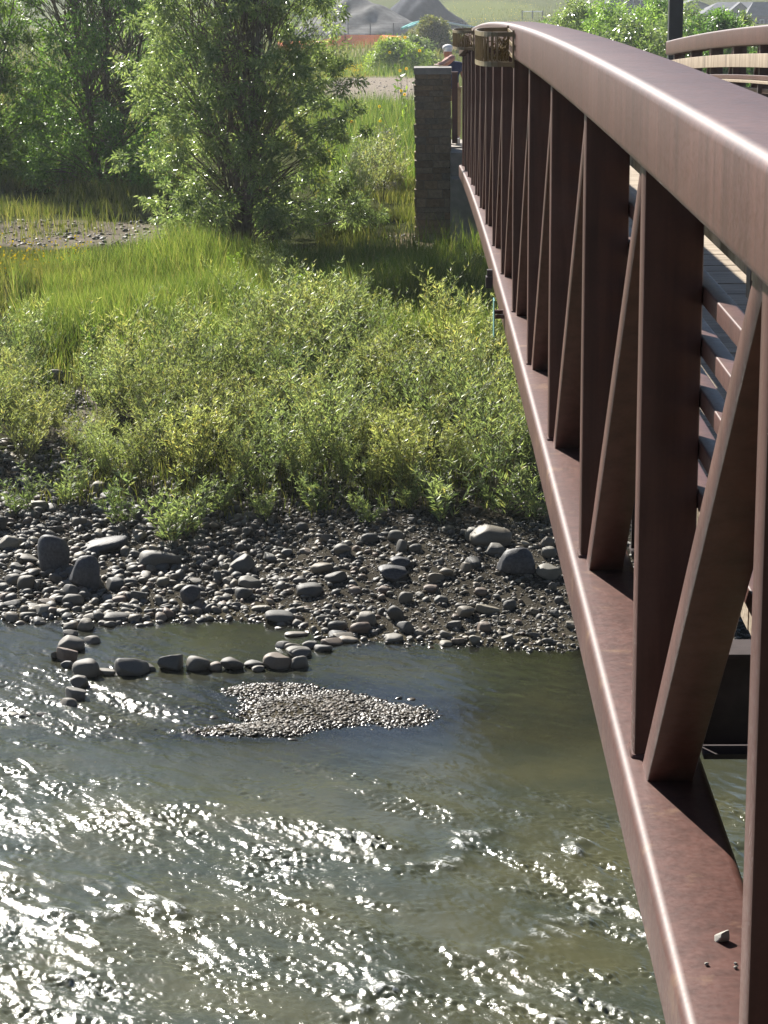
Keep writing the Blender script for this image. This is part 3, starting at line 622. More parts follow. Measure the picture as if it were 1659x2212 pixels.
def plant(seed, ns, H, spread, lps, LL, LW, lean=.4, twigs=3, start=.25, up=.6):
    r = np.random.default_rng(seed); mb = MB(); P = []; D = []; Ls = []
    for s in range(ns):
        az = r.uniform(0, 6.28); rad = spread*.25*r.random(); h = H*r.uniform(.6, 1.0); ln = lean*r.uniform(.3, 1.2)
        b = np.array([rad*math.cos(az), rad*math.sin(az), -.03]); dirh = np.array([math.cos(az+r.normal()*.5), math.sin(az+r.normal()*.5), 0])
        ts = np.linspace(0, 1, 6); pts = [b+dirh*(spread*ln*t**1.4)+np.array([0, 0, h*t*(1-.12*t*ln)]) for t in ts]
        mb.tube(pts, [.006*(1-.7*t)*(H**.5) for t in ts], 3); segs = [(np.array(pts), 1.0, start, lps)]
        for _ in range(twigs):
            t0 = r.uniform(.2, .85); o = b+dirh*(spread*ln*t0**1.4)+np.array([0, 0, h*t0]); a2 = r.uniform(0, 6.28)
            dv = np.array([math.cos(a2)*.6, math.sin(a2)*.6, .75])*h*r.uniform(.2, .38); p2 = [o, o+dv*.5+np.array([0, 0, .01]), o+dv]
            mb.tube(p2, [.003, .002, .001], 3); segs.append((np.array(p2), .5, .1, max(4, lps//3)))
        for q, wgt, st, m in segs:
            t = np.sort(r.uniform(st, 1.0, m)); f = t*(len(q)-1); i = np.minimum(f.astype(int), len(q)-2); fr = (f-i)[:, None]
            pos = q[i]*(1-fr)+q[i+1]*fr; tang = unit(q[i+1]-q[i]); az2 = r.uniform(0, 6.28, m)
            side = np.stack([np.cos(az2), np.sin(az2), np.zeros(m)], -1)
            P.append(pos); D.append(side*(.75)+tang*up+r.normal(0, .2, (m, 3))); Ls.append(LL*r.uniform(.6, 1.15, m)*(1.05-.35*t))
    P = np.concatenate(P); D = np.concatenate(D); Ls = np.concatenate(Ls)
    return mb, leafmesh(P, D, Ls, Ls*LW*rng.uniform(.8, 1.2, len(Ls)), seed=seed)
def make_plant(name, leafmat, args, stemmat=TWIG):
    mb, (v, f) = plant(*args); root = empty(name)
    mb.build('stems', stemmat, root); meshobj('foliage', v, f, leafmat, root); COL.objects.unlink(root); ch = list(root.children)
    for c in ch: COL.objects.unlink(c)
    return root, ch
def put(proto, p, s, rz, label, cat, group=None, sz=None):
    root, ch = proto; o = root.copy(); COL.objects.link(o); o.location = p; o.rotation_euler = (0, 0, rz); o.scale = (s, s, sz or s); tag(o, label, cat, group)
    for c in ch: d = c.copy(); d.parent = o; COL.objects.link(d)
    return o
LEAF_WILLOW2 = mat_leaf('pale_willow_leaf', [(0, (.19, .22, .11)), (.5, (.26, .29, .15)), (.85, (.33, .35, .22)), (1, (.42, .34, .13))], .48, .4, .45)
WS = [make_plant('willow_shrub', (LEAF_WILLOW, LEAF_WILLOW2)[i % 2], ((200+i, 18, 1.2, .62, 58, .085, .17, .6, 5, .22, .75), (200+i, 11, 1.5, .72, 46, .09, .15, .75, 6, .3, .8))[i in (1, 4)]) for i in range(6)]
SP = [make_plant('willow_sprout', LEAF_WILLOW, (230+i, 9, .5, .42, 46, .075, .17, .7, 2, .1, .7)) for i in range(3)]
WD = [make_plant('leafy_weed', LEAF_LIME, (240+i, 5, .85, .2, 80, .10, .20, .5, 1, .1, .35)) for i in range(3)]
# bank shrubs, back to front
def inside(x, y):
    top = np.interp(x, [-60, 150, 330, 450, 620, 900, 1160], [760, 830, 860, 800, 770, 770, 790])
    bot = np.interp(x, [-60, 150, 230, 420, 620, 830, 950, 1160, 1200], [1025, 1020, 1060, 1085, 1085, 1075, 1090, 1085, 1060])
    return top < y < bot
sh = []; shl = []; tries = 0
while len(sh) < 112 and tries < 9000:
    tries += 1; x, y = rng.uniform(-60, 1200), rng.uniform(750, 1085)
    if not inside(x, y) or (120 < x < 215 and 820 < y < 985): continue
    p = gpt(x, y)
    if any((p[0]-q[0])**2+(p[1]-q[1])**2 < .38**2 for q in sh): continue
    sh.append(p); s = rng.choice([.6, .8, 1.0, 1.15], p=[.2, .3, .35, .15])*rng.uniform(.9, 1.1)*(.85 if x < 330 else 1); 
    zone = ('at the left end', 'in mid bank', 'at the bridge end')[0 if x < 330 else (1 if x < 800 else 2)]
    row = 'by the tall grass ' if y < 850 else ('deep in the thicket ' if y < 970 else 'fronting the cobbles ')
    o = put(WS[rng.integers(6)], p, s, rng.uniform(0, 6.28), 'willow shrub '+row+zone, 'shrub', 'willow shrubs '+row+zone); shl.append((row+zone, x, o))
ORD = 'first second third fourth fifth sixth seventh eighth ninth tenth eleventh twelfth thirteenth fourteenth fifteenth sixteenth seventeenth eighteenth nineteenth twentieth'.split()
ORD += ['twenty-'+q for q in ORD[:9]]+['thirtieth']
for key in sorted({q[0] for q in shl}):
    for k, q in enumerate(sorted([q for q in shl if q[0] == key], key=lambda q: q[1])): q[2]['label'] = 'willow shrub, '+ORD[k]+' from the left of those '+key
gl_ = []
for k in range(26):
    x, y = rng.uniform(420, 1080), rng.uniform(625, 780); put([WS, SP, WD][k % 3][k % 3], gpt(x, y), rng.uniform(.5, .85)*(1.3 if k % 3 == 1 else 1), rng.uniform(0, 6), 'loose leafy shrub growing up through the tall grass behind the willows', 'shrub', 'shrubs scattered in the tall grass')
for x, y, s, lab in ((375, 1170, 1.15, 'bushy willow sprout growing on the cobbles above the pool'), (960, 1125, 1.1, 'low willow sprout on shaded stones below the willows near the bridge'), (1085, 1110, 1.1, 'light willow sprout by the bridge chord in front of shade'), (690, 1110, .9, 'thin willow sprout on the stones in the middle of the bank'), (480, 1105, .8, 'small willow sprout right behind the bushy one'), (150, 1090, .9, 'thin tall willow sprout over the left cobbles'), (270, 1130, .8, 'sparse sprout between cobbles behind the pyramid boulder'), (800, 1130, .6, 'tiny sprout between stones mid bank'), (410, 1150, .9, 'second small sprout at the right of the bushy one'), (570, 1120, .7, 'faint sprout on shaded stones left of the bank middle'), (40, 1110, .8, 'sprout among cobbles at the left edge'), (1150, 1120, .9, 'shaded sprout tucked against the bottom chord'), (880, 1100, .8, 'sprout at the foot of the shaded dark boulder')):
    put(SP[rng.integers(3)], gpt(x, y), s*1.45, rng.uniform(0, 6), lab, 'plant')
for i, (x, y, s) in enumerate([(255, 800, .85), (290, 805, 1.0), (200, 800, .8), (320, 800, .7), (335, 830, .8), (60, 820, .8), (100, 850, .7)]): put(WD[i % 3], gpt(x, y), s, i, 'lime green leafy weed stalk on the left below the tall grass', 'plant', 'leafy weeds on the left')
for i, (x, y, s) in enumerate([(720, 640, .85), (745, 660, .8), (835, 650, .95), (855, 665, .7), (640, 690, .9), (610, 700, .7), (670, 680, .8), (880, 655, .6), (700, 690, .7)]): put(WD[i % 3], gpt(x, y), s, i, 'tall leafy weed stalk standing above the grass before the pillar', 'plant', 'leafy weeds before the pillar')
# grass: uncountable
def blades(name, poly_pts, h, wdt, mat, label, seed, lean=.3):
    r = np.random.default_rng(seed); P = np.array(poly_pts); n = len(P); az = r.uniform(0, 6.28, n); H = h*r.uniform(.45, 1.15, n)*np.clip(1+.28*wob(P[:, 0], P[:, 1], 1, (1.7, 3.9), seed), .45, 1.6)
    W_ = wdt*r.uniform(.7, 1.3, n); A = np.stack([np.cos(az), np.sin(az), np.zeros(n)], -1)*W_[:, None]/2
    la = r.uniform(0, 6.28, n); Ln = np.stack([np.cos(la), np.sin(la), np.zeros(n)], -1)*(H*lean*r.uniform(.2, 1.3, n))[:, None]; Z = np.array([0, 0, 1.])
    m = P+Ln*.3+Z*(H*.55)[:, None]; t = P+Ln+Z*H[:, None]
    V = np.stack([P-A, P+A, m+A*.8, m-A*.8, t], 1).reshape(-1, 3); b = (np.arange(n)*5)[:, None]
    F = np.concatenate([b+np.array([[0, 1, 2, 3]])]); o4 = [tuple(q) for q in F.tolist()]+[tuple(q) for q in (b+np.array([[3, 2, 4]])).tolist()]
    o = meshobj(name, V, o4, mat); tag(o, label, 'grass', kind='stuff'); return o
def zone_pts(n, x0, x1, y0, y1, test=None, clump=0):
    """even in plan over the ground seen between the given picture rows"""
    a, b = gpt((x0+x1)/2, y0)[1], gpt((x0+x1)/2, y1)[1]; lo, hi = min(a, b), max(a, b)
    Y = rng.uniform(lo, hi, n*2); u = rng.uniform(0, 1, n*2); xp = x0+(x1-x0)*u
    X = Y*((xp-924)/FPX)*1.0; X = X*(1.04)
    if clump: 
        k = wob(X, Y, 1, (.9, 1.9, 3.7), int(clump))+rng.normal(0, .5, len(X)) > 0; X, Y = X[k], Y[k]
    if test is not None: k = test(X, Y); X, Y = X[k], Y[k]
    X, Y = X[:n], Y[:n]; return np.stack([X, Y, T(X, Y)-.02], -1)
blades('tall_grass', np.concatenate([zone_pts(30000, 130, 1080, 590, 800, clump=77), zone_pts(22000, 130, 1080, 570, 800), zone_pts(9000, 60, 500, 600, 780, clump=4)]), .62, .011, GRASS, 'bright green tall grass between the willows and the tree', 1, .35)
blades('meadow_grass', np.concatenate([zone_pts(14000, -120, 420, 565, 720, clump=31), zone_pts(12000, -120, 450, 395, 468, clump=7), zone_pts(900, -100, 400, 480, 530, clump=17), zone_pts(9000, 700, 960, 400, 560, clump=13)]), .38, .012, GRASSD, 'short dry and yellow green meadow grass round the bare gravel', 2, .4)
blades('far_grass', np.concatenate([zone_pts(13000, 690, 960, 232, 420), zone_pts(7000, 560, 930, 120, 170, clump=3), zone_pts(6000, -50, 300, 300, 400)]), .75, .02, GRASS, 'green rough grass beyond the tree and behind the pillar', 3, .3)
blades('bank_weeds', np.concatenate([zone_pts(2500, -80, 500, 760, 1100, clump=5), zone_pts(1800, 400, 1150, 800, 1110, clump=8)]), .3, .012, GRASSD, 'thin weeds sprouting among the willow stems', 4, .5)
blades('distant_grass', np.concatenate([zone_pts(30000, -80, 1250, 20, 150), zone_pts(14000, -80, 720, 150, 330)]), .7, .06, GRASSD, 'rough yellow green grass of the distant meadow and slope', 6, .3)
def flowers(name, P, s, label):
    r = np.random.default_rng(len(P)); n = len(P); k = 6; a = np.linspace(0, 6.28, k, endpoint=False); V = []; 
    nrm = unit(np.stack([r.normal(0, .5, n), -np.ones(n), r.uniform(.2, 1, n)], -1)); A = unit(np.cross(nrm, r.standard_normal((n, 3)))); B = np.cross(nrm, A)
    V = P[:, None]+s*r.uniform(.6, 1.1, n)[:, None, None]*(np.cos(a)[None, :, None]*A[:, None]+np.sin(a)[None, :, None]*B[:, None])
    return tag(meshobj(name, V.reshape(-1, 3), [tuple(range(i*k, i*k+k)) for i in range(n)], YEL), label, 'flowers', kind='stuff')
fp = zone_pts(420, -100, 230, 548, 625, clump=41); fp[:, 2] += rng.uniform(.15, .4, len(fp)); flowers('yellow_flowers', fp, .018, 'tiny yellow flowers dotting the grass at the left edge')
fp = zone_pts(900, 560, 800, 150, 166); fp[:, 2] += rng.uniform(.15, .5, len(fp)); flowers('yellow_flowers', fp, .05, 'band of yellow flowers behind the bare gravel beyond the tree')
fp = zone_pts(1600, 960, 1180, 4, 60, clump=6); fp[:, 2] += rng.uniform(.3, 1.3, len(fp)); flowers('yellow_flowers', fp[::4], .06, 'yellow bloom across the distant slope above the planters')
# sunflowers
for i, (x, y, h) in enumerate([(866, 240, 1.25), (884, 300, 1.5), (850, 330, 1.0), (712, 395, 1.0), (735, 400, 1.1)]):
    p = gpt(x, y); sf = empty('sunflower', p); lab = ('wild sunflower stalk beside the left edge of the stone pillar', 'wild sunflower stalk at the right foot of the leafy tree')[i >= 3]
    tag(sf, lab, 'sunflower', ('sunflowers by the pillar', 'sunflowers by the tree')[i >= 3]); mb = MB(); s = p[1]/40; hh_ = h*s
    tops = [np.array([rng.uniform(-.25, .25)*s, rng.uniform(-.1, .1), hh_*f]) for f in (1, .8, .55)]
    for t in tops: mb.tube([(0, 0, -.05), (t[0]*.3, t[1]*.3, t[2]*.5), t], [.008, .006, .004], 4)
    mb.build('stalk', TWIG, sf)
    for t in tops:
        fb = MB(); db = MB()
        for k in range(12):
            a = k*6.283/12; c_, s_ = math.cos(a), math.sin(a); r0, r1 = .009*s, .026*s; n0 = len(fb.v)
            q = lambda rr, off: t+np.array([(c_*rr-s_*off), -.012-.1*rr, (s_*rr+c_*off)])
            fb.v += [tuple(q(r0, -.004*s)), tuple(q(r1*.8, -.007*s)), tuple(q(r1, 0)), tuple(q(r1*.8, .007*s)), tuple(q(r0, .004*s))]; fb.f.append(tuple(range(n0, n0+5)))
        n0 = len(db.v); db.sweep([0, 1], lambda i_, _: [t+np.array([math.cos(a)*.010*s, -.016+.014*i_, math.sin(a)*.010*s]) for a in np.linspace(0, 6.28, 9)[:-1]])
        fo = fb.build('flower', YEL, sf); db.build('flower_centre', BARK, fo)
    n_ = 26; tt = rng.uniform(.1, .9, n_); ti = rng.integers(0, 3, n_); LP = np.array([tops[a]*b for a, b in zip(ti, tt)]); v, f_ = leafmesh(LP, rng.standard_normal((n_, 3)), np.full(n_, .11*s), np.full(n_, .05*s)); meshobj('foliage', v, f_, LEAF_LIME, sf)
# trees
def tree(name, base, H, RX, mat, label, seed, n_leaf, LL, LW, stems=6, cat='tree', zlow=.02, prof=None, clumps=130, cs=.30, group=None):
    r = np.random.default_rng(seed); root = empty(name, base); tag(root, label, cat, group); mb = MB(); Pc = []; Sz = []
    prof = prof or (lambda t: (math.sin(min(1, t/.35)*math.pi/2)**.6)*(1-max(0, t-.35)/.65)**.55)
    mains = []
    for s in range(stems):
        az = 6.283*s/stems+r.uniform(-.4, .4); ln = r.uniform(.25, .8)*RX; h = H*r.uniform(.72, 1.0); ts = np.linspace(0, 1, 9)
        pts = [np.array([math.cos(az)*(.06*RX+ln*t**1.3), math.sin(az)*(.06*RX+ln*t**1.3), -.1+h*t]) for t in ts]
        pts = [p+np.array([r.normal(0, .03), r.normal(0, .03), 0])*H*.12*min(1, i) for i, p in enumerate(pts)]
        mb.tube(pts, [max(.006, .0075*H*(1-t)**.9) for t in ts], 6); mains.append(np.array(pts))
    lb = MB()
    for c in range(clumps):
        t = zlow+(1-zlow)*r.random()**1.05; rr = prof(t)*RX*r.uniform(.02, 1.12)**.5*(1+.16*math.sin(seed+c*1.7)); az = r.uniform(0, 6.283)
        p = np.array([math.cos(az)*rr, math.sin(az)*rr, H*t]); m = mains[r.integers(len(mains))]; j = max(0, int(t*8*.75)); o = m[min(j, 8)]
        mid = (o+p)/2+np.array([0, 0, .04*H*r.random()]); lb.tube([o, mid, p], [.0018*H, .0012*H, .0006*H], 4); Pc.append(p); Sz.append(cs*RX*r.uniform(.7, 1.25))
    Pc = np.array(Pc); Sz = np.array(Sz); k = r.integers(0, clumps, n_leaf); d = r.standard_normal((n_leaf, 3)); d = unit(d)*(r.random((n_leaf, 1))**.45); d[:, 2] *= .8
    tw = r.integers(0, 9, n_leaf); twd = unit(r.standard_normal((clumps, 9, 3))+np.array([0, 0, -.1]))   # leaves gather along twigs of the clump
    tl = r.random(n_leaf)**.7; P = Pc[k]+(twd[k, tw]*tl[:, None]*1.15*.62+d*.38)*Sz[k][:, None]; P[:, 2] = np.maximum(P[:, 2], .03)
    out = unit(P-Pc[k]); D = out*.8+np.array([0, 0, -.35])+r.normal(0, .45, (n_leaf, 3)); Ls = LL*r.uniform(.6, 1.2, n_leaf)
    v, f = leafmesh(P, D, Ls, Ls*LW, seed=seed); mb.build('trunk', BARK, root, True); lb.build('limbs', BARK, root); meshobj('crown', v, f, mat, root); return root
b = gpt(525, 528); tree('willow_tree', b, 6.6, 1.78, LEAF_TREE, 'large glossy leaved willow tree in full leaf at the centre left of the meadow', 31, 92000, .098, .25, 9, clumps=560, cs=.15, zlow=.03, prof=lambda t: .95+.10*math.sin(min(1, t/.4)*math.pi/2) if t < .45 else 1.05*(1-((t-.45)/.55)**2)**.55)
b = gpt(395, 528); tree('small_shrub', b, 1.1, .28, LEAF_LIME, 'small bright leafy shrub at the left foot of the large willow', 32, 700, .085, .3, 3, 'shrub', clumps=20, cs=.5)
b = gpt(230, 408); tree('dark_tree', b, 8.6, 2.7, LEAF_DARK, 'dark shaded tree standing behind and left of the large willow', 33, 62000, .115, .32, 7, clumps=480, cs=.17, prof=lambda t: .9*(1-abs(t-.45)**2*1.5))
b = gpt(10, 402); tree('bright_tree', b+np.array([-.3, -1.0, 0]), 6.8, 1.7, LEAF_LIME, 'bright yellow green tree at the left edge behind the dark one', 34, 24000, .12, .32, 6, clumps=260, cs=.2)
b = gpt(90, 400); tree('willow_bush', b, 2.1, 1.35, LEAF_DARK, 'rounded bluish bush under the dark tree at the left', 35, 22000, .09, .25, 5, 'shrub', clumps=160, cs=.25)
b = gpt(740, 505); tree('low_bush', b, 1.0, .7, LEAF_TREE, 'low dusky bush at the right foot of the large willow', 36, 6000, .08, .25, 5, 'shrub', clumps=40, cs=.3)
for i, (x, y, H, R_, lab) in enumerate([(852, 160, 2.1, 2.3, 'rounded green shrub beyond the bare gravel left of the pillar'), (930, 112, 2.0, 1.6, 'feathery shrub behind the pillar cap near the farther planter'), (895, 140, 1.5, 1.6, 'dark low shrub hugging the left of the pillar cap'), (600, 60, 5, 3.2, 'distant dark shrub seen past the willow crown')]):
    tree('round_shrub', gpt(x, y), H*gpt(x, y)[1]/150, R_*gpt(x, y)[1]/150, (LEAF_LIME, GRASSD, LEAF_TREE, LEAF_DARK)[i], lab, 50+i, 12000, .16*gpt(x, y)[1]/110, .3, 5, 'shrub', clumps=70, cs=.3)
HL = ['second from its left end', 'third from its left end', 'fourth from its left end', 'below the dark blue house', 'left part in front of the dark blue house', 'just left of the dark post', 'immediately behind the dark post on its left', 'first right of the dark post', 'second right of the dark post', 'third right of the dark post', 'below the small gabled house', 'at its right end', 'lowest at its left end', 'low and in front, beside the dark post', 'low and in front, above the far handrail']
for i, (x, top, Yd, R_) in enumerate([(1205, 42, 92, 1.9), (1240, 22, 86, 2.0), (1280, 14, 90, 2.2), (1320, 12, 84, 2.0), (1360, 34, 82, 2.0), (1405, 30, 86, 2.1), (1430, 2, 95, 2.0), (1490, 24, 90, 2.0), (1530, 34, 84, 2.0), (1565, 40, 88, 1.9), (1600, 46, 84, 1.7), (1622, 62, 90, 1.2), (1180, 60, 95, 1.3), (1455, 40, 80, 1.8), (1560, 45, 78, 1.6)]):
    q = atY(x, top, Yd); g = float(T(q[0], Yd)); tree('hedge_willow', (q[0], Yd, g), (q[2]-g)*1.02, R_, (LEAF_DARK, LEAF_TREE, LEAF_DARK)[i % 3], ('tall ' if top < 20 else '')+'grey green hedge willow beyond the bridge, '+HL[i], 70+i, 9000, .17, .28, 4, 'shrub', clumps=80, cs=.3, group='willows in the hedge beyond the bridge')
for i, (x, y, H) in enumerate([(790, 415, 1.3), (820, 440, 1.2), (775, 470, 1.1), (850, 420, .9)]): put(WS[i], gpt(x, y), H, i, 'thin pale stalked shrub between the large willow and the pillar', 'shrub', 'thin shrubs left of the pillar')
SAGE = mat_leaf('sage_leaf', [(0, (.22, .20, .18)), (1, (.36, .33, .31))], .2, .6, .3)
tree('sage_bush', gpt(822, 425), 1.5, .75, SAGE, 'pale grey twiggy bush between the willow and the pillar', 90, 3500, .05, .3, 6, 'shrub', clumps=60, cs=.25)
# driftwood branches
mb = MB(); p = gpt(45, 965)
for k in range(9):
    a = np.array([-.75+rng.normal()*.05, rng.normal()*.1, .42+rng.normal()*.06]); e = np.array([.30+rng.normal()*.12, rng.normal()*.2, .05+rng.normal()*.05]); mb.tube([a, (a+e)/2+rng.normal(0, .04, 3), e], [.012, .009, .004], 4)
tag(mb.build('driftwood', DRY, loc=p), 'bleached fan of dry branches lying at the left edge among shrubs', 'branch')
# ------------------------------------------------------------------ distance
MATTE = mat_simple('matte_dark', (.06, .06, .06), .95, .2, 4, .1, 0.0)
def heap(name, x, y, w_, h, mat, label, seed, Yd):
    r = np.random.default_rng(seed); q = atY(x, y, Yd); n = 41; xs = np.linspace(-1.15, 1.15, n); A, B = np.meshgrid(xs, xs)
    rr = np.sqrt(A**2+B**2); z = h*np.clip(1-rr, 0, 1)**.8+wob(A*w_/2, B*w_/2, .22, (.5, 1.3, 2.9), seed)*np.clip(1.15-rr, 0, 1)-.5*(rr > 1)
    f = np.arange(n*n).reshape(n, n); f = np.stack([f[:-1, :-1], f[:-1, 1:], f[1:, 1:], f[1:, :-1]], -1).reshape(-1, 4)
    return tag(meshobj(name, np.stack([A*w_/2, B*w_/2, z], -1).reshape(-1, 3), f, mat, loc=(q[0], Yd, float(T(q[0], Yd))), smooth=True), label, 'heap')
heap('gravel_heap', 770, 50, 22, 4.6, mat_simple('grey_spoil', (.12, .118, .115), .95, .5, .7, .8, .1), 'big pale grey spoil heap at the top behind the willow', 4, 300)
heap('shaded_heap', 905, 30, 15, 5.6, mat_simple('spoil_painted_shade', (.035, .04, .055), .95, .3, 2, .8, .1), 'spoil heap right of the pale one, shade painted in dark blue grey', 5, 330)  # shadow side of the spoil, its shade put into the dark blue grey
ORANGE = mat_simple('orange_mesh', (.85, .22, .07), .8, .2, 9, .2, .2)
fen = empty('safety_fence', gpt(700, 107)); tag(fen, 'sagging orange plastic mesh safety fence across the far meadow', 'fence'); mb = MB(); pb = MB(); fl = np.array(fen.location)
pts = [gpt(x, y) for x, y in ((600, 110), (690, 110), (745, 104), (825, 103), (890, 108), (950, 108))]; tops_ = [.9, .9, 1.35, 1.25, 1.1, 1.0]
for i, (a, b) in enumerate(zip(pts[:-1], pts[1:])):
    for k in range(10):                                        # strips of netting with open slots
        z0 = k/10; z1 = z0+.085
        q = [a+np.array([0, 0, tops_[i]*z0]), b+np.array([0, 0, tops_[i+1]*z0]), b+np.array([0, 0, tops_[i+1]*z1]), a+np.array([0, 0, tops_[i]*z1])]; n0 = len(mb.v); mb.v += [tuple(v-fl) for v in q]; mb.f.append((n0, n0+1, n0+2, n0+3))
for i, p in enumerate(pts):
    p = p-fl
    pb.box(p[0]-.05, p[0]+.05, p[1]-.05, p[1]+.05, p[2]-.1, p[2]+tops_[i]+.1)
mb.build('mesh_netting', ORANGE, fen); pb.build('stakes', STEEL, fen)
wfn = empty('wire_fence', gpt(700, 84)); tag(wfn, 'thin dark post and wire fence behind the orange fence', 'fence'); fl = np.array(wfn.location)
pts = [gpt(x, 84+.0*x)-fl for x in (640, 700, 752, 800, 850, 905, 950, 1005)]
for p in pts:
    mb = MB(); mb.box(p[0]-.06, p[0]+.06, p[1]-.06, p[1]+.06, p[2]-.2, p[2]+1.9); mb.build('post', MATTE, wfn)
mb = MB()
for h in (.6, 1.2, 1.8):
    mb.tube([p+np.array([0, 0, h]) for p in pts], .02, 3)
mb.build('wires', MATTE, wfn)
for x, lab in ((846, 'low dark trough with pale rim in the far meadow, left of two'), (917, 'low dark trough in the far meadow, right of two')):
    p = gpt(x, 112); s = p[1]/FPX; mb = MB(); n0 = 12; R_ = 23*s
    mb.sweep([0, 1], lambda i, _: [np.array([-R_*math.cos(t)*(1-.25*0), i*.9, 10*s*math.sin(t)**.5]) for t in np.linspace(0, math.pi, n0)])
    o = mb.build('trough', MATTE, loc=p); tag(o, lab, 'trough')
TEAL = mat_simple('teal_pipe', (.22, .55, .48), .5, .1, 3, .05)
for k, (a, b) in enumerate((((868, 62), (912, 46)), ((880, 60), (915, 50)))):
    q0, q1 = atY(*a, 215), atY(*b, 235); mb = MB(); mb.tube([q0, (q0+q1)/2+np.array([0, 0, .1]), q1], .14, 6)
    tag(mb.build('teal_pipe', TEAL), ('upper teal plastic pipe raised over the far fence', 'lower teal plastic pipe raised over the far fence')[k], 'pipe')
q = [atY(x, y, 228) for x, y in ((930, 42), (960, 48), (1000, 55), (1045, 62))]; mb = MB(); mb.tube(q, .12, 6); tag(mb.build('white_pipe', mat_simple('white_pipe', (.6, .65, .66), .5, .1, 3, .05)), 'long pale pipe sloping beyond the fence towards the handrail', 'pipe')
tr = empty('pipe_rack', gpt(960, 75)); tag(tr, 'dark timber rack holding the pipes in the far meadow', 'rack'); fl = np.array(tr.location)
for x in (880, 912, 955, 1000):
    p = gpt(x, 76)-fl; mb = MB(); mb.box(p[0]-.12, p[0]+.12, p[1]-.1, p[1]+.1, p[2]-.2, p[2]+1.7); mb.build('leg', MATTE, tr)
a = gpt(880, 76)-fl; b = gpt(1000, 76)-fl; mb = MB(); mb.tube([a+np.array([0, 0, 1.75]), b+np.array([0, 0, 1.75])], .06, 4); mb.build('beam', MATTE, tr)
# dark post beyond the far truss
q0 = atY(1443, 80, 46.5)[0]; q1 = atY(1473, 80, 46.5)[0]; po = empty('dark_post', ((q0+q1)/2, 46.5, -3.6)); tag(po, 'tall thick black square post rising beyond the far handrail', 'post')
mb = MB(); hw = (q1-q0)/2; pr = rrect(-hw, hw, -hw, hw, .015, 2); mb.sweep([-.6, 4.2], lambda i, z: [(p[0], p[1], z) for p in pr]); mb.build('shaft', BLACKP, po)
mb = MB(); mb.box(-hw-.08, hw+.08, -hw-.08, hw+.08, .0, .04); mb.box(-hw-.03, hw+.03, -hw-.03, hw+.03, 4.202, 4.24); mb.build('plates', BLACKP, po)
# houses
ROOF = mat_simple('grey_roof', (.13, .135, .15), .85, .2, 1.5, .3, .2); GLASS = mat_simple('window_glass', (.05, .06, .07), .15, .1, 2, .02, .8)
def house(x, ytop, w_px, h_px, Yd, wall, label, gable=False, seed=0):
    s = Yd/FPX*1.02; p = atY(x, ytop+h_px, Yd); W_ = w_px*s; Hh = h_px*s; D_ = W_*.8; root = empty('house', p); tag(root, label, 'house'); wm = mat_simple('siding', wall, .8, .1, 1, .2, .2)
    eh = Hh*.55; mb = MB(); mb.box(-W_/2, W_/2, 0, D_, -8, eh)
    if gable:
        n = len(mb.v); mb.v += [(-W_/2, 0.01, eh), (W_/2, .01, eh), (0, .01, Hh*.98), (-W_/2, D_-.01, eh), (W_/2, D_-.01, eh), (0, D_-.01, Hh*.98)]; mb.f += [(n, n+1, n+2), (n+3, n+5, n+4)]
    mb.build('wall', wm, root)
    e = .4; mb = MB(); t = .25
    if gable: S = [[(-W_/2-e, -e, eh-.2), (-W_/2-e, D_+e, eh-.2), (0, D_+e, Hh), (0, -e, Hh)], [(W_/2+e, -e, eh-.2), (0, -e, Hh), (0, D_+e, Hh), (W_/2+e, D_+e, eh-.2)]]
    else: S = [[(-W_/2-e, -e, eh+.02), (W_/2+e, -e, eh+.02), (W_/2-D_*.3, D_/2, Hh), (-W_/2+D_*.3, D_/2, Hh)], [(W_/2+e, D_+e, eh+.02), (-W_/2-e, D_+e, eh+.02), (-W_/2+D_*.3, D_/2, Hh), (W_/2-D_*.3, D_/2, Hh)], [(-W_/2-e, D_+e, eh+.02), (-W_/2-e, -e, eh+.02), (-W_/2+D_*.3, D_/2, Hh)], [(W_/2+e, -e, eh+.02), (W_/2+e, D_+e, eh+.02), (W_/2-D_*.3, D_/2, Hh)]]
    for q in S:
        n = len(mb.v); k = len(q); mb.v += [tuple(v) for v in q]+[(a, b, c+t) for a, b, c in q]; mb.f += [tuple(range(n, n+k))[::-1], tuple(range(n+k, n+2*k))]+[(n+i, n+(i+1) % k, n+k+(i+1) % k, n+k+i) for i in range(k)]
    mb.build('roof', ROOF, root)
    for k in (-.28, .0, .28):
        f = MB(); cx = k*W_; ww = W_*.055; f.box(cx-ww-.12, cx+ww+.12, -.10, -.003, eh*.28, eh*.86); fo = f.build('window_frame', mat_simple('white_trim', (.55, .55, .55), .6, .05, 3, .02), root)
        g = MB(); g.box(cx-ww, cx+ww, -.14, -.103, eh*.34, eh*.80); g.build('pane', GLASS, fo)
house(1598, 12, 150, 50, 420, (.16, .15, .17), 'long dark grey roofed house beyond the hedge at the far right')
house(1598, 10, 34, 36, 405, (.26, .23, .24), 'small grey gabled house front before the long dark roof', True)
house(1645, 12, 60, 60, 400, (.16, .13, .17), 'grey hip roofed house at the right edge with a pale window')
house(1500, 4, 80, 34, 430, (.25, .24, .25), 'low grey roofed house just right of the dark post', True)
house(1375, -34, 120, 62, 360, (.10, .11, .15), 'dark blue grey two storey house left of the dark post')
for i, (x0, y0, x1) in enumerate(((1128, 26, 1150), (1128, 26, 1060))):
    pass
mb = MB(); fr = empty('rail_fence', gpt(1140, 42)); tag(fr, 'short white post and rail by the slope above the handrail', 'fence'); fl = np.array(fr.location)
ps = [gpt(x, 42)-fl for x in (1128, 1150, 1172)]
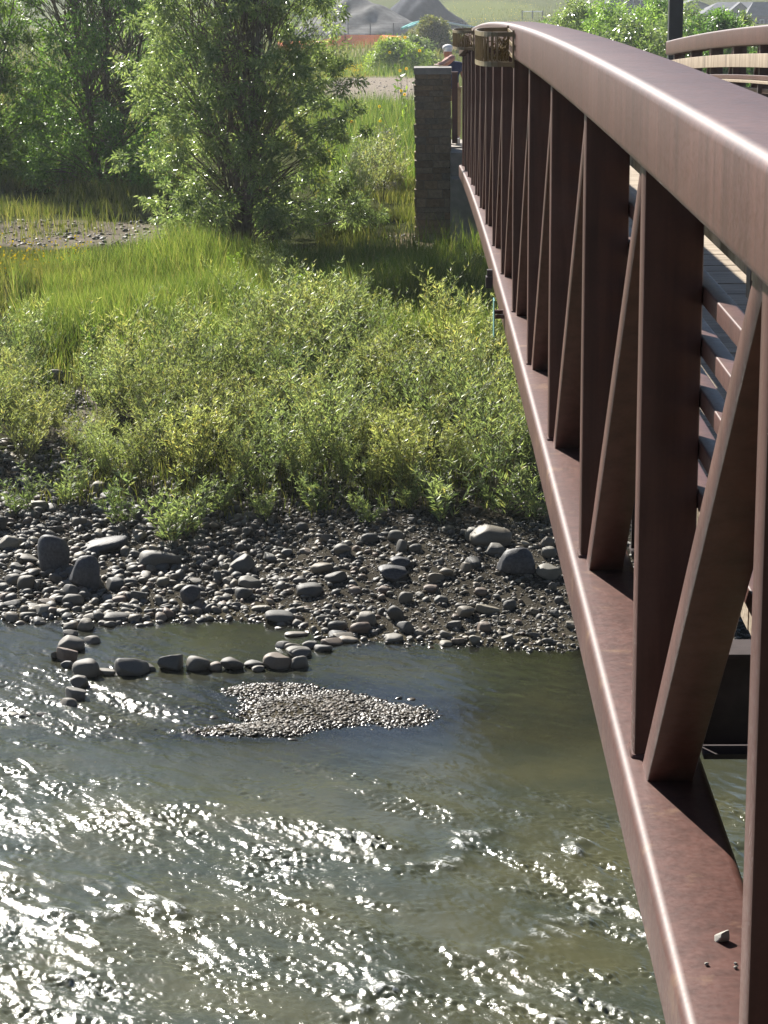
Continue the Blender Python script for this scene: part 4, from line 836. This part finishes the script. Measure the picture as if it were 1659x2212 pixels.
for p in ps: m2 = MB(); m2.box(p[0]-.1, p[0]+.1, p[1]-.1, p[1]+.1, p[2]-.3, p[2]+1.6); m2.build('post', BLACKP, fr)
mb.tube([p+np.array([0, 0, 1.4]) for p in ps], .1, 4); mb.build('rail', mat_simple('white_rail', (.6, .6, .6), .6, .1, 3, .02), fr)
# ------------------------------------------------------------------ person leaning on the pillar
SKIN = mat_simple('skin', (.45, .25, .19), .55, .08, 20, .05); SHIRT = mat_simple('navy_shirt', (.03, .04, .09), .85, .2, 20, .3); PANTS = mat_simple('tan_trousers', (.30, .23, .14), .85, .15, 20, .3)
REDS = mat_simple('red_sleeve', (.40, .21, .18), .8, .1, 20, .2); WHITE = mat_simple('white_cloth', (.75, .74, .72), .8, .05, 20, .1)
gz = -3.40
def skin(name, V, E, Rr, mat, parent, sub=2):
    me = bpy.data.meshes.new(name); me.from_pydata(V, E, []); o = bpy.data.objects.new(name, me); COL.objects.link(o); o.parent = parent
    m = o.modifiers.new('s', 'SKIN'); sv_ = me.skin_vertices[0].data
    for i, r_ in enumerate(Rr): sv_[i].radius = (r_, r_) if not isinstance(r_, tuple) else r_
    sv_[0].use_root = True; s = o.modifiers.new('u', 'SUBSURF'); s.levels = sub; s.render_levels = sub; me.materials.append(mat); return o
per = empty('person', (.50, 42.75, gz)); tag(per, 'person in a white cap and dark shirt leaning an arm on the pillar cap', 'person')
V = [(0, 0, .93), (0, 0, 1.12), (-.01, -.03, 1.36), (-.03, -.05, 1.47), (-.05, -.06, 1.54), (-.06, -.07, 1.62), (-.06, -.07, 1.70),
     (.10, 0, .90), (.11, -.02, .50), (.12, .02, .10), (.12, -.12, .04), (-.10, 0, .90), (-.11, -.04, .50), (-.10, 0, .10), (-.10, -.14, .04),
     (-.13, -.07, 1.44), (.03, -.40, 1.57), (-.17, -.72, 1.475), (-.25, -.80, 1.462), (.17, -.02, 1.40), (.26, .02, 1.13), (.24, -.14, .93), (.23, -.18, .85)]
E_ = [(0, 1), (1, 2), (2, 3), (3, 4), (4, 5), (5, 6), (0, 7), (7, 8), (8, 9), (9, 10), (0, 11), (11, 12), (12, 13), (13, 14), (2, 15), (15, 16), (16, 17), (17, 18), (2, 19), (19, 20), (20, 21), (21, 22)]
RR = [.14, .135, .15, .06, .06, .095, .075, .095, .065, .045, .04, .095, .065, .045, .04, .065, .045, .035, .035, .065, .045, .035, .035]
skin('body', V, E_, RR, SKIN, per)
skin('shirt', [V[0], V[1], V[2], (-.02, -.04, 1.43), V[15], V[19], ((V[19][0]+V[20][0])/2, 0, 1.27)], [(0, 1), (1, 2), (2, 3), (2, 4), (2, 5), (5, 6)], [.155, .152, .165, .08, .082, .082, .066], SHIRT, per)
skin('sleeve', [V[15], V[16], tuple(np.array(V[16])*.55+np.array(V[17])*.45)], [(0, 1), (1, 2)], [.085, .062, .055], REDS, per)
skin('trousers', [(0, 0, .95), V[7], V[8], V[9], V[11], V[12], V[13]], [(0, 1), (1, 2), (2, 3), (0, 4), (4, 5), (5, 6)], [.15, .11, .082, .065, .11, .082, .065], PANTS, per)
v, f = I1; vv = v*np.array([.105, .115, .075])+np.array([-.06, -.07, 1.72]); vv[:, 2] = np.maximum(vv[:, 2], 1.67); meshobj('cap', vv, f, WHITE, per, True)
mb = MB(); mb.box(-.13, .01, -.26, -.15, 1.665, 1.68); mb.build('cap_peak', WHITE, per)
for s in (-1, 1):
    m2 = MB(); m2.box((.12 if s > 0 else -.10)-.045, (.12 if s > 0 else -.10)+.045, -.2, .07, .0, .085); m2.build('shoe', WHITE, per)
hx = np.array(V[18])
for k in range(5):                                             # fingers and thumb over the cap edge
    a = -.5+.25*k; d = np.array([math.sin(a)*.5-.25, -1, 0])*(.075, .085, .09, .08, .05)[k]; o_ = hx+np.array([(k-2)*.014, -.02, 0])
    skin('finger', [tuple(o_), tuple(o_+d*.5+np.array([0, 0, .008])), tuple(o_+d+np.array([0, 0, -.012]))], [(0, 1), (1, 2)], [.011, .009, .007], SKIN, per, 1)
hz = MB(); hz.box(-760, 760, -260, 960, -15.5, 9.5)
hm = bpy.data.materials.new('haze'); hm.use_nodes = True; hn = hm.node_tree; hn.nodes.remove(hn.nodes['Principled BSDF'])
pv = node(hn, 'ShaderNodeVolumePrincipled', Density=.0003, Anisotropy=.6); pv.inputs['Color'].default_value = (.92, .96, 1, 1); hn.links.new(pv.outputs[0], hn.nodes['Material Output'].inputs['Volume'])
tag(hz.build('haze', hm), 'thin bright backlit haze in the air over the river and meadow', 'haze', kind='stuff')
sc.cycles.max_bounces = 8; sc.cycles.transparent_max_bounces = 8
sc.cycles.sample_clamp_indirect = 4
